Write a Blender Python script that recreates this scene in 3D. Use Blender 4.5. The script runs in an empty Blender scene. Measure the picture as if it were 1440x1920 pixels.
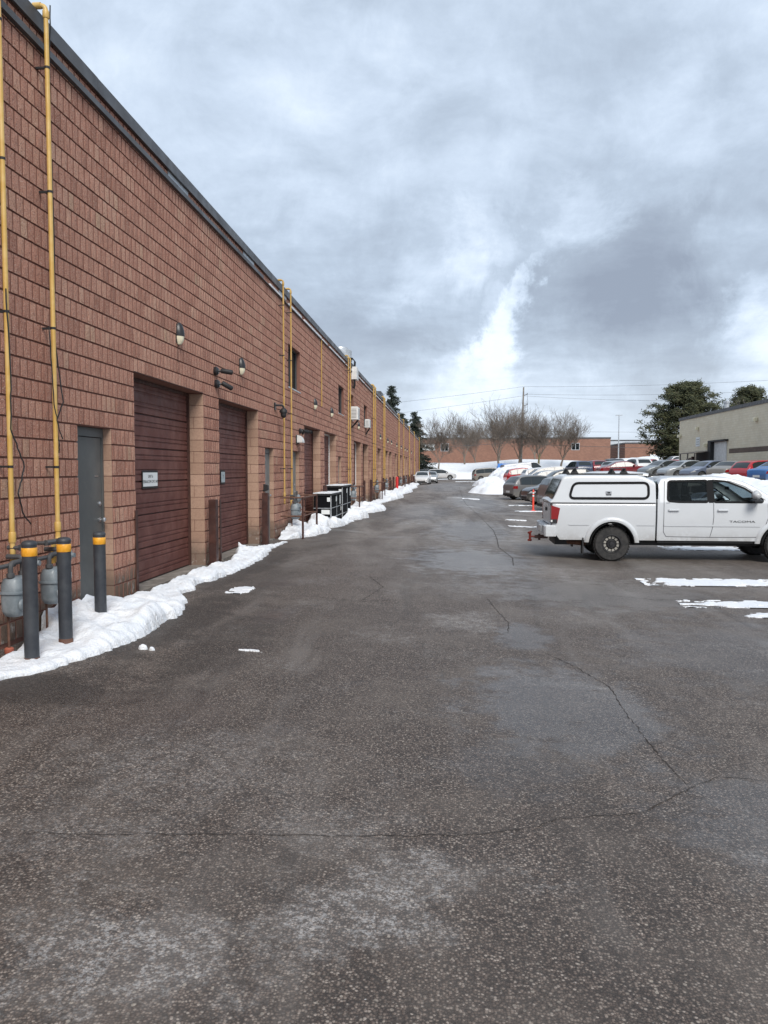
import bpy, math, random
import numpy as np
from mathutils import Vector, noise as mnoise
R = math.radians
rnd = random.Random(7)
SC = bpy.context.scene
COL = SC.collection

# ------------------------------------------------------------------ camera
cam_d = bpy.data.cameras.new('camera'); cam = bpy.data.objects.new('camera', cam_d); COL.objects.link(cam)
cam.location = (0, 0, 1.72)
cam.rotation_euler = (R(90 - 3.136), 0, R(4.685))
cam_d.sensor_fit = 'VERTICAL'; cam_d.sensor_height = 36.0; cam_d.lens = 36.0 * 1442 / 1920
cam_d.clip_start = 0.05; cam_d.clip_end = 4000
SC.camera = cam
SC.render.resolution_x = 768; SC.render.resolution_y = 1024

# ------------------------------------------------------------------ node helpers
class NT:
    def __init__(s, tree): s.t = tree; s.n = tree.nodes; s.l = tree.links
    def add(s, typ, **kw):
        nd = s.n.new(typ)
        for k, v in kw.items(): setattr(nd, k, v)
        return nd
    def put(s, sock, v):
        if isinstance(v, bpy.types.NodeSocket): s.l.new(v, sock)
        elif v is not None: sock.default_value = v
    def math(s, op, a, b=None, c=None, clamp=False):
        nd = s.add('ShaderNodeMath', operation=op); nd.use_clamp = clamp
        s.put(nd.inputs[0], a); s.put(nd.inputs[1], b); s.put(nd.inputs[2], c)
        return nd.outputs[0]
    def vmath(s, op, a, b=None):
        nd = s.add('ShaderNodeVectorMath', operation=op); s.put(nd.inputs[0], a); s.put(nd.inputs[1], b)
        return nd.outputs['Value'] if op in ('DOT_PRODUCT', 'LENGTH', 'DISTANCE') else nd.outputs[0]
    def scale(s, a, f):
        nd = s.add('ShaderNodeVectorMath', operation='SCALE'); s.put(nd.inputs[0], a); s.put(nd.inputs['Scale'], f); return nd.outputs[0]
    def noise(s, vec, scale, detail=3, rough=.55, dist=0, out='Fac'):
        nd = s.add('ShaderNodeTexNoise'); s.put(nd.inputs['Vector'], vec); nd.inputs['Scale'].default_value = scale
        nd.inputs['Detail'].default_value = detail; nd.inputs['Roughness'].default_value = rough; nd.inputs['Distortion'].default_value = dist
        return nd.outputs[out]
    def voro(s, vec, scale, out='Color', feature='F1'):
        nd = s.add('ShaderNodeTexVoronoi', feature=feature); s.put(nd.inputs['Vector'], vec); nd.inputs['Scale'].default_value = scale
        return nd.outputs[out]
    def ramp(s, f, stops, interp='LINEAR'):
        nd = s.add('ShaderNodeValToRGB'); nd.color_ramp.interpolation = interp; e = nd.color_ramp.elements
        while len(e) < len(stops): e.new(.5)
        for el, (p, c) in zip(e, stops):
            el.position = p; el.color = (*c, 1) if hasattr(c, '__len__') else (c, c, c, 1)
        s.put(nd.inputs[0], f); return nd.outputs[0]
    def mix(s, f, a, b, blend='MIX'):
        nd = s.add('ShaderNodeMix', data_type='RGBA', blend_type=blend)
        s.put(nd.inputs[0], f)
        for i, v in ((6, a), (7, b)):
            if not isinstance(v, bpy.types.NodeSocket): v = (*v, 1) if hasattr(v, '__len__') and len(v) == 3 else v
            s.put(nd.inputs[i], v)
        return nd.outputs[2]
    def maprange(s, v, a, b, c=0, d=1, smooth=True):
        nd = s.add('ShaderNodeMapRange'); nd.interpolation_type = 'SMOOTHSTEP' if smooth else 'LINEAR'
        s.put(nd.inputs['Value'], v)
        for k, x in (('From Min', a), ('From Max', b), ('To Min', c), ('To Max', d)): s.put(nd.inputs[k], x)
        return nd.outputs[0]
    def sep(s, v):
        nd = s.add('ShaderNodeSeparateXYZ'); s.put(nd.inputs[0], v); return nd.outputs
    def comb(s, x, y, z):
        nd = s.add('ShaderNodeCombineXYZ'); s.put(nd.inputs[0], x); s.put(nd.inputs[1], y); s.put(nd.inputs[2], z); return nd.outputs[0]
    def bump(s, h, strength=.3, dist=.01, normal=None):
        nd = s.add('ShaderNodeBump'); s.put(nd.inputs['Height'], h); nd.inputs['Strength'].default_value = strength
        nd.inputs['Distance'].default_value = dist; s.put(nd.inputs['Normal'], normal); return nd.outputs[0]

MAT = {}
def mat(name, color=(.5, .5, .5), rough=.6, metal=0, build=None, **kw):
    if name in MAT: return MAT[name]
    m = bpy.data.materials.new(name); m.use_nodes = True
    t = NT(m.node_tree); b = t.n['Principled BSDF']
    b.inputs['Base Color'].default_value = (*color, 1); b.inputs['Roughness'].default_value = rough
    b.inputs['Metallic'].default_value = metal
    for k, v in kw.items(): b.inputs[k.replace('_', ' ')].default_value = v
    if build: build(t, b)
    MAT[name] = m; return m
def pos(t): return t.add('ShaderNodeNewGeometry').outputs['Position']

# ------------------------------------------------------------------ world
W = bpy.data.worlds.new('World'); SC.world = W; W.use_nodes = True
w = NT(W.node_tree); w.n.clear()
SUN_EL, SUN_AZ = 42.0, 160.0            # azimuth clockwise from +Y
def ray(u, v):                          # photograph pixel -> world direction, used only to say where the cloud gaps are
    f = 1442.; p = R(3.136); y = R(4.685)
    fw = Vector((-math.sin(y) * math.cos(p), math.cos(y) * math.cos(p), -math.sin(p))); rt = Vector((math.cos(y), math.sin(y), 0)); up = rt.cross(fw)
    return (fw + rt * ((u - 720) / f) - up * ((v - 960) / f)).normalized()
d = w.add('ShaderNodeTexCoord').outputs['Generated']
sx, sy, sz = w.sep(d)
zz = w.math('ADD', w.math('MAXIMUM', sz, 0.0), .16)
pl = w.comb(w.math('DIVIDE', sx, zz), w.math('DIVIDE', sy, zz), 0)
n1 = w.noise(pl, .75, 7, .55, .3)
n2 = w.noise(pl, 2.6, 6, .6, .2)
nfine = w.noise(d, 6, 8, .68, .4, 'Color')
dd = w.vmath('ADD', d, w.scale(w.vmath('SUBTRACT', nfine, (.5, .5, .5)), .20))
dd = w.vmath('NORMALIZE', dd)
val = w.math('ADD', w.math('ADD', w.math('MULTIPLY', n1, .70), w.math('MULTIPLY', n2, .55)), -.09)
blobs = [  # u, v, radius (deg), amount
    (1150, 620, 9, -.16), (1330, 600, 7, -.12), (1030, 640, 4, -.10), (1240, 520, 7, -.06), (740, 630, 6, -.10), (620, 560, 6, -.06), (800, 690, 4, -.06),
    (1300, 330, 8, -.04), (1000, 330, 9, -.03), (640, 400, 9, -.04),
    (810, 480, 3.4, .11), (735, 520, 2.6, .11), (890, 450, 2.6, .10), (1370, 485, 3.0, .18), (1300, 470, 3, .07), (1405, 660, 3.6, .22), (1435, 620, 3, .12), (1070, 400, 2.6, .10),
    (1018, 500, .9, .10), (1002, 525, 1.0, .13), (985, 550, 1.2, .15), (965, 580, 1.4, .16), (948, 610, 1.6, .16), (930, 640, 1.8, .15), (912, 672, 2.0, .12), (920, 565, 1.3, .12), (860, 735, 4, .14), (895, 705, 2.6, .08), (950, 610, 5, .07), (870, 560, 3, -.06), (850, 485, 1.8, .06), (1075, 410, 2.2, .08), (1110, 370, 2.2, .06), (1060, 735, 4, .10), (1230, 745, 5, .10),
    (400, 250, 12, .05), (850, 120, 9, .05), (600, 220, 6, .06), (250, 80, 12, .06), (1240, 250, 4, .09), (1400, 170, 5, .06), (900, 790, 9, .10), (1300, 800, 9, .08)]
for u, v, r, a in blobs:
    dv = ray(u, v)
    dt = w.vmath('DOT_PRODUCT', dd, tuple(dv))
    m = w.maprange(dt, math.cos(R(r * 1.35)), 1.0)
    val = w.math('ADD', val, w.math('MULTIPLY', m, a))
val = w.math('ADD', val, w.math('MULTIPLY', w.math('SUBTRACT', w.noise(d, 11, 7, .7, .5), .5), .26))
cc = w.ramp(val, [(.16, (.23, .27, .34)), (.38, (.30, .355, .435)), (.52, (.37, .44, .535)), (.64, (.46, .54, .65)), (.78, (.585, .665, .76)), (.95, (.78, .83, .88))])
# the far low band of cloud is paler
low = w.maprange(sz, 0.0, .20, .45, 0)
cc = w.mix(low, cc, (.62, .67, .72))
bgc = w.add('ShaderNodeBackground'); w.put(bgc.inputs[0], cc); bgc.inputs[1].default_value = .93
sky = w.add('ShaderNodeTexSky', sky_type='NISHITA'); sky.sun_disc = False
sky.sun_elevation = R(SUN_EL); sky.sun_rotation = R(SUN_AZ)
bgs = w.add('ShaderNodeBackground'); w.put(bgs.inputs[0], sky.outputs[0]); bgs.inputs[1].default_value = 0.1
cover = w.maprange(val, .80, 1.0, .97, .72)
ms = w.add('ShaderNodeMixShader'); w.put(ms.inputs[0], cover); w.l.new(bgs.outputs[0], ms.inputs[1]); w.l.new(bgc.outputs[0], ms.inputs[2])
wo = w.add('ShaderNodeOutputWorld'); w.l.new(ms.outputs[0], wo.inputs[0])

sd = bpy.data.lights.new('sun', 'SUN'); sun = bpy.data.objects.new('sun', sd); COL.objects.link(sun)
sd.energy = 2.0; sd.angle = R(28); sd.color = (1, .955, .89)
sdir = Vector((math.sin(R(SUN_AZ)) * math.cos(R(SUN_EL)), math.cos(R(SUN_AZ)) * math.cos(R(SUN_EL)), math.sin(R(SUN_EL))))
sun.rotation_euler = sdir.to_track_quat('Z', 'Y').to_euler(); sun.location = (20, -20, 40)
SC.view_settings.view_transform = 'Standard'; SC.view_settings.look = 'None'
SC.view_settings.exposure = 0.66; SC.view_settings.gamma = 1; SC.view_settings.use_curve_mapping = False

# ------------------------------------------------------------------ mesh helpers
class MB:
    def __init__(s): s.v = []; s.f = []; s.m = []
    def add(s, vs, fs, mi=0):
        o = len(s.v); s.v += [tuple(p) for p in vs]; s.f += [tuple(i + o for i in f) for f in fs]; s.m += [mi] * len(fs); return s
    def box(s, x0, x1, y0, y1, z0, z1, mi=0):
        v = [(x, y, z) for z in (z0, z1) for y in (y0, y1) for x in (x0, x1)]
        return s.add(v, [(0, 2, 3, 1), (4, 5, 7, 6), (0, 1, 5, 4), (2, 6, 7, 3), (0, 4, 6, 2), (1, 3, 7, 5)], mi)
    def cbox(s, x0, x1, y0, y1, z0, z1, c=.01, mi=0):   # box with chamfered vertical edges and top
        pts = [(x0 + c, y0), (x1 - c, y0), (x1, y0 + c), (x1, y1 - c), (x1 - c, y1), (x0 + c, y1), (x0, y1 - c), (x0, y0 + c)]
        mx, my = (x0 + x1) / 2, (y0 + y1) / 2
        ins = [(x + (c if x < mx else -c), y + (c if y < my else -c)) for x, y in pts]
        v = [(*p, z0) for p in pts] + [(*p, z1 - c) for p in pts] + [(*p, z1) for p in ins]
        f = [tuple(range(7, -1, -1)), tuple(range(16, 24))]
        for k in range(2):
            for i in range(8): j = (i + 1) % 8; f.append((k * 8 + i, k * 8 + j, k * 8 + 8 + j, k * 8 + 8 + i))
        return s.add(v, f, mi)
    def tube(s, pts, r, n=10, mi=0, cap=True):
        pts = [Vector(p) for p in pts]; rs = r if hasattr(r, '__len__') else [r] * len(pts)
        o = []; rings = []
        prev = None
        for i, p in enumerate(pts):
            t = (pts[min(i + 1, len(pts) - 1)] - pts[max(i - 1, 0)]).normalized()
            if prev is None:
                a = t.orthogonal().normalized()
            else:
                a = (prev - t * prev.dot(t))
                a = a.normalized() if a.length > 1e-6 else t.orthogonal().normalized()
            prev = a; b = t.cross(a)
            rings.append([p + (a * math.cos(2 * math.pi * k / n) + b * math.sin(2 * math.pi * k / n)) * rs[i] for k in range(n)])
        vs = [q for rg in rings for q in rg]; fs = []
        for i in range(len(pts) - 1):
            for k in range(n):
                k2 = (k + 1) % n; fs.append((i * n + k, i * n + k2, (i + 1) * n + k2, (i + 1) * n + k))
        if cap: fs.append(tuple(range(n - 1, -1, -1))); fs.append(tuple((len(pts) - 1) * n + k for k in range(n)))
        return s.add(vs, fs, mi)
    def lathe(s, prof, c, axis='z', n=24, mi=0, cap=True):       # prof: (r, h) list
        vs = []; fs = []
        for r, h in prof:
            for k in range(n):
                a = 2 * math.pi * k / n; ca, sa = r * math.cos(a), r * math.sin(a)
                vs.append({'z': (c[0] + ca, c[1] + sa, c[2] + h), 'y': (c[0] + ca, c[1] + h, c[2] + sa), 'x': (c[0] + h, c[1] + ca, c[2] + sa)}[axis])
        for i in range(len(prof) - 1):
            for k in range(n): k2 = (k + 1) % n; fs.append((i * n + k, i * n + k2, (i + 1) * n + k2, (i + 1) * n + k))
        if prof[0] == prof[-1]: cap = False
        if cap and prof[0][0] > 1e-4: fs.append(tuple(range(n - 1, -1, -1)))
        if cap and prof[-1][0] > 1e-4: fs.append(tuple((len(prof) - 1) * n + k for k in range(n)))
        return s.add(vs, fs, mi)
    def grid(s, P, mi=0, flip=False):                   # P[i][j] points
        n, m = len(P), len(P[0]); vs = [q for row in P for q in row]; fs = []
        for i in range(n - 1):
            for j in range(m - 1):
                a, b, c, e = i * m + j, i * m + j + 1, (i + 1) * m + j + 1, (i + 1) * m + j
                fs.append((a, e, c, b) if flip else (a, b, c, e))
        return s.add(vs, fs, mi)
    def mesh(s, name, mats, smooth=False, angle=None):
        me = bpy.data.meshes.new(name); me.from_pydata(s.v, [], s.f)
        for m in (mats if isinstance(mats, (list, tuple)) else [mats]): me.materials.append(m)
        if any(s.m): me.polygons.foreach_set('material_index', s.m)
        if smooth:
            me.shade_smooth()
            try: me.set_sharp_from_angle(angle=R(angle or 35))
            except Exception: pass
        me.update(); return me
    def build(s, name, mats, parent=None, smooth=False, angle=None, loc=None, rotz=0, label=None, cat=None, group=None, kind=None):
        return link(name, s.mesh(name, mats, smooth, angle), parent, loc, rotz, label, cat, group, kind)
def build_each(m, name, mats, parent=None, smooth=False, angle=None, **kw):
    par = list(range(len(m.v)))
    def fd(a):
        while par[a] != a: par[a] = par[par[a]]; a = par[a]
        return a
    for f in m.f:
        for q in f[1:]: par[fd(q)] = fd(f[0])
    comp = {}
    for k, f in enumerate(m.f): comp.setdefault(fd(f[0]), []).append(k)
    out = []
    for fs in comp.values():
        mm = MB(); idx = {}
        for k in fs:
            for q in m.f[k]:
                if q not in idx: idx[q] = len(mm.v); mm.v.append(m.v[q])
            mm.f.append(tuple(idx[q] for q in m.f[k])); mm.m.append(m.m[k])
        out.append(mm.build(name, mats, parent, smooth, angle, **kw))
    return out
def link(name, me, parent=None, loc=None, rotz=0, label=None, cat=None, group=None, kind=None):
    o = bpy.data.objects.new(name, me); COL.objects.link(o)
    if parent is not None: o.parent = parent
    if loc is not None: o.location = loc
    if rotz: o.rotation_euler = (0, 0, rotz)
    if label: o['label'] = label
    if cat: o['category'] = cat
    if group: o['group'] = group
    if kind: o['kind'] = kind
    return o
def thing(name, label, cat, loc=(0, 0, 0), rotz=0, group=None): return link(name, None, None, loc, rotz, label, cat, group)
KIDS = {}
def copy_tree(root, loc, rotz, label, remap=None):
    r = root.copy(); COL.objects.link(r); r.location = loc; r.rotation_euler = (0, 0, rotz); r['label'] = label
    def rec(src, dst):
        for ch in [o for o in src.children]:
            c = ch.copy(); COL.objects.link(c); c.parent = dst
            if remap and c.data and c.data.materials and any(m in remap for m in c.data.materials[:]):
                c.data = c.data.copy()
                for i, m in enumerate(c.data.materials): c.data.materials[i] = remap.get(m, m)
            rec(ch, c)
    rec(root, r); return r
def text_mesh(s, size, extrude=.002):
    cu = bpy.data.curves.new('lettering', 'FONT'); cu.body = s; cu.size = size; cu.extrude = extrude; cu.align_x = 'CENTER'; cu.align_y = 'CENTER'
    o = bpy.data.objects.new('lettering', cu); COL.objects.link(o)
    bpy.context.view_layer.update()
    me = bpy.data.meshes.new_from_object(o.evaluated_get(bpy.context.evaluated_depsgraph_get()))
    bpy.data.objects.remove(o); return me
def fbm(x, y, z=0., sc=1., oct=3):
    v = 0; a = 1; t = 0
    for k in range(oct): v += a * mnoise.noise(Vector((x * sc, y * sc, z))); t += a; a *= .5; sc *= 2.1
    return v / t

# ------------------------------------------------------------------ terrain
XW = -4.24                               # face of the brick wall
def sstep(a, b, x): t = min(1, max(0, (x - a) / (b - a))); return t * t * (3 - 2 * t)
def terr(x, y):
    near = float(np.interp(x, [-4.3, -2.5, 1.5, 3, 8, 10, 14, 19, 25, 40], [0, -.06, -.24, -.31, -.31, -.12, .45, .79, .95, 1.1]))
    far = float(np.interp(x, [-4.3, 0, 5, 8, 14, 20, 30, 60], [0.02, .1, .1, .35, 1.0, 1.25, 1.45, 1.6]))
    t = sstep(50, 80, y); z = near * (1 - t) + far * t
    rise = float(np.interp(y, [100, 121, 126, 136, 142, 166], [0, .15, .75, .85, 1.9, 2.6]))
    return z + rise * (1 - .55 * min(1, max(0, (x - 12) / 20)))

# ------------------------------------------------------------------ materials
def b_brick(t, b):
    p = pos(t); x, y, z = t.sep(p)
    course = t.math('FLOOR', t.math('DIVIDE', t.math('SUBTRACT', z, .04), .2))
    off = t.math('MULTIPLY', t.math('MODULO', course, 2), .0667)
    col = t.math('FLOOR', t.math('DIVIDE', t.math('SUBTRACT', y, off), .13333))
    wn = t.add('ShaderNodeTexWhiteNoise', noise_dimensions='2D'); t.put(wn.inputs['Vector'], t.comb(col, course, 0))
    blk = t.math('FLOOR', t.math('DIVIDE', t.math('SUBTRACT', y, t.math('MULTIPLY', off, 3)), .4))
    wn2 = t.add('ShaderNodeTexWhiteNoise', noise_dimensions='2D'); t.put(wn2.inputs['Vector'], t.comb(blk, course, 0))
    f = t.math('ADD', t.math('MULTIPLY', wn.outputs[0], .45), t.math('MULTIPLY', wn2.outputs[0], .55))
    base = t.ramp(f, [(0, (.30, .14, .098)), (.25, (.42, .205, .145)), (.6, (.50, .255, .182)), (.85, (.55, .315, .225)), (1, (.46, .30, .20))])
    big = t.noise(p, .35, 4, .6)
    base = t.mix(t.maprange(big, .35, .7, 0, .30), base, (.43, .18, .13))
    streak = t.noise(t.comb(t.math('MULTIPLY', y, 2.2), t.math('MULTIPLY', z, .3), 0), 1, 4, .6)
    base = t.mix(t.maprange(streak, .56, .76, 0, .35), base, (.26, .11, .08))
    base = t.mix(t.maprange(t.noise(p, 85, 2, .7), .54, .66, 0, .85), base, (.66, .50, .41))
    base = t.mix(t.maprange(t.noise(p, 62, 3, .7), .53, .64, 0, .75), base, (.16, .07, .052))
    st = t.noise(p, 3.0, 5, .65)
    edge = t.math('ADD', z, t.math('MULTIPLY', st, -.5))
    base = t.mix(t.maprange(edge, .02, .24, .9, 0), base, (.12, .092, .07))
    eff = t.math('MULTIPLY', t.maprange(t.noise(p, 6, 5, .7), .52, .66), t.maprange(z, .1, .5, .8, 0))
    base = t.mix(eff, base, (.40, .37, .34))
    t.put(b.inputs['Base Color'], base); b.inputs['Roughness'].default_value = .92
    b.inputs['Specular IOR Level'].default_value = .2
    h = t.math('ADD', t.noise(p, 48, 4, .75), t.math('MULTIPLY', t.noise(p, 14, 2, .5), .8))
    t.put(b.inputs['Normal'], t.bump(h, .9, .012))
M_brick = mat('split_face_block', build=b_brick)
def b_mortar_shade(t, b):
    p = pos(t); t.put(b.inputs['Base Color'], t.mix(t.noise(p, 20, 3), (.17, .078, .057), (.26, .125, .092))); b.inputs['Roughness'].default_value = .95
M_mortar_shade = mat('dark_red_mortar_shade', build=b_mortar_shade)
def b_smooth(t, b):
    p = pos(t); x, y, z = t.sep(p)
    c = t.math('FLOOR', t.math('DIVIDE', t.math('SUBTRACT', z, .04), .2))
    wn = t.add('ShaderNodeTexWhiteNoise', noise_dimensions='2D'); t.put(wn.inputs['Vector'], t.comb(c, t.math('FLOOR', t.math('MULTIPLY', y, .8)), 0))
    col = t.ramp(wn.outputs[0], [(0, (.33, .205, .145)), (.5, (.40, .26, .185)), (1, (.46, .30, .22))])
    col = t.mix(t.maprange(t.noise(p, 40, 4, .7), .4, .7, 0, .4), col, (.22, .12, .09))
    st = t.math('ADD', z, t.math('MULTIPLY', t.noise(p, 4, 4), -.5))
    col = t.mix(t.maprange(st, .0, .3, .75, 0), col, (.12, .09, .07))
    col = t.mix(t.math('MULTIPLY', t.maprange(t.noise(p, 7, 5, .7), .55, .7), t.maprange(z, .1, .4, .8, 0)), col, (.45, .42, .4))
    t.put(b.inputs['Base Color'], col); b.inputs['Roughness'].default_value = .9
    t.put(b.inputs['Normal'], t.bump(t.noise(p, 90, 3), .3, .004))
M_jamb = mat('smooth_block', build=b_smooth)
def dirty(c1, c2, sc=3, rough=.5, rvar=.2, bump=0, bsc=60, metal=0):
    def f(t, b):
        p = pos(t); n = t.noise(p, sc, 5, .65)
        t.put(b.inputs['Base Color'], t.mix(t.maprange(n, .38, .68), c1, c2))
        t.put(b.inputs['Roughness'], t.maprange(t.noise(p, sc * 2.3, 4), .3, .7, rough - rvar / 2, rough + rvar / 2)); b.inputs['Metallic'].default_value = metal
        if bump: t.put(b.inputs['Normal'], t.bump(t.noise(p, bsc, 3), bump, .004))
    return f
M_doorred = mat('maroon_door_paint', build=dirty((.115, .038, .030), (.165, .066, .052), 2.2, .62, .2))
M_darkbrown = mat('dark_brown_steel', build=dirty((.045, .018, .014), (.075, .03, .022), 5, .5))
M_rust = mat('rusty_brown_pipe', build=dirty((.10, .045, .03), (.16, .08, .05), 12, .7))
M_greydoor = mat('grey_door_paint', build=dirty((.085, .092, .092), (.115, .122, .12), 1.7, .45, .15))
M_greydoor2 = mat('mid_grey_door_paint', build=dirty((.16, .17, .17), (.22, .23, .225), 3, .5, .15))
M_yellow = mat('yellow_gas_paint', build=dirty((.55, .34, .085), (.62, .42, .15), 6, .45, .15))
M_yellow2 = mat('ochre_gas_paint', build=dirty((.46, .28, .07), (.54, .36, .12), 6, .5, .15))
M_flash = mat('charcoal_flashing', build=dirty((.055, .055, .058), (.08, .08, .082), 1.5, .45, .2))
M_flash2 = mat('pale_flashing', build=dirty((.35, .35, .35), (.55, .55, .56), 2.5, .5, .2))
M_black = mat('black_rubber', (.015, .015, .016), .6)
M_seal = mat('black_seal', (.008, .008, .009), .6, 0, Specular_IOR_Level=.12)
M_binblack = mat('bin_black', (.008, .008, .009), .85, 0, Specular_IOR_Level=.08)
M_blackgloss = mat('black_plastic', (.018, .018, .02), .35)
M_meter = mat('gas_meter_grey', build=dirty((.17, .20, .22), (.25, .28, .30), 9, .45))
M_steel = mat('steel', (.55, .55, .56), .3, .9)
M_galv = mat('galvanised', build=dirty((.42, .44, .46), (.6, .62, .64), 8, .4, metal=.5))
M_white = mat('white_enamel', build=dirty((.62, .62, .6), (.75, .75, .73), 4, .45))
M_cream = mat('cream_lens', (.75, .7, .52), .35)
M_bollard = mat('charcoal_bollard', build=dirty((.032, .036, .044), (.052, .057, .065), 5, .5))
M_orange = mat('reflective_orange', build=dirty((.75, .33, .02), (.85, .42, .05), 30, .35, .1))
M_red = mat('red_paint', (.55, .02, .02), .45)
M_redor = mat('red_orange_plastic', (.75, .07, .04), .45)
M_concrete = mat('concrete', build=dirty((.16, .14, .12), (.28, .25, .22), 5, .9, .1, .4))
M_glassdark = mat('dark_glass', (.010, .013, .014), .25, 0, Specular_IOR_Level=.06)
M_glasscar = mat('car_glass', (.018, .024, .026), .05, 0, Specular_IOR_Level=.7)
M_winframe = mat('window_aluminium', build=dirty((.35, .36, .37), (.5, .51, .52), 9, .4))
M_tyre = mat('tyre_rubber', build=dirty((.02, .02, .02), (.045, .042, .04), 12, .8))
M_rim = mat('alloy_rim', (.55, .56, .57), .3, .8)
M_rimdark = mat('dark_rim', (.03, .03, .032), .4, .3)
M_tail = mat('tail_lamp_red', (.24, .008, .010), .2)
M_head = mat('head_lamp_clear', (.55, .57, .58), .12, .3)
M_amber = mat('amber_lens', (.75, .30, .03), .2)
M_paper = mat('white_plate', (.75, .77, .76), .5)
M_letter = mat('black_print', (.03, .03, .035), .6)
M_bark = mat('bare_bark', build=dirty((.16, .13, .105), (.24, .20, .165), 8, .9))
M_barkg = mat('mossy_bark', build=dirty((.16, .15, .06), (.20, .17, .09), 8, .9))
M_wood = mat('grey_pole_wood', build=dirty((.20, .18, .16), (.30, .28, .25), 4, .9))
M_wire = mat('wire', (.09, .09, .095), .6)
M_clay = mat('red_clay_cap', (.35, .10, .06), .7)

def b_snow(t, b):
    p = pos(t); n = t.noise(p, 2.3, 6, .65)
    c = t.mix(t.maprange(n, .35, .7), (.76, .79, .83), (.84, .85, .87))
    c = t.mix(t.maprange(t.noise(p, 11, 6, .75), .56, .76, 0, .6), c, (.42, .37, .32))
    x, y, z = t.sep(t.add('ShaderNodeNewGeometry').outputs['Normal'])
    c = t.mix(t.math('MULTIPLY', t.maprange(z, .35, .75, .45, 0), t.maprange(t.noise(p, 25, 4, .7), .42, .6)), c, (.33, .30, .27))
    t.put(b.inputs['Base Color'], c); b.inputs['Roughness'].default_value = .75; b.inputs['Specular IOR Level'].default_value = .3
    sp = t.maprange(t.noise(p, 120, 2, .6), .68, .76, 0, .5)
    c = t.mix(sp, c, (.30, .26, .22)); t.put(b.inputs['Base Color'], c)
    h = t.math('ADD', t.math('ADD', t.noise(p, 26, 6, .75), t.math('MULTIPLY', t.voro(p, 45, 'Distance'), .5)), t.math('MULTIPLY', t.noise(p, 6, 3, .5), 1.2))
    t.put(b.inputs['Normal'], t.bump(h, .5, .03))
M_snow = mat('melting_snow', build=b_snow)
def b_field(t, b):
    p = pos(t); t.put(b.inputs['Base Color'], t.mix(t.maprange(t.noise(p, .25, 6, .7), .5, .75, 0, .7), (.80, .82, .85), (.40, .36, .30)))
    b.inputs['Roughness'].default_value = .9; t.put(b.inputs['Normal'], t.bump(t.noise(p, .9, 5), .6, .3))
M_field = mat('snow_covered_ground', build=b_field)

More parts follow.
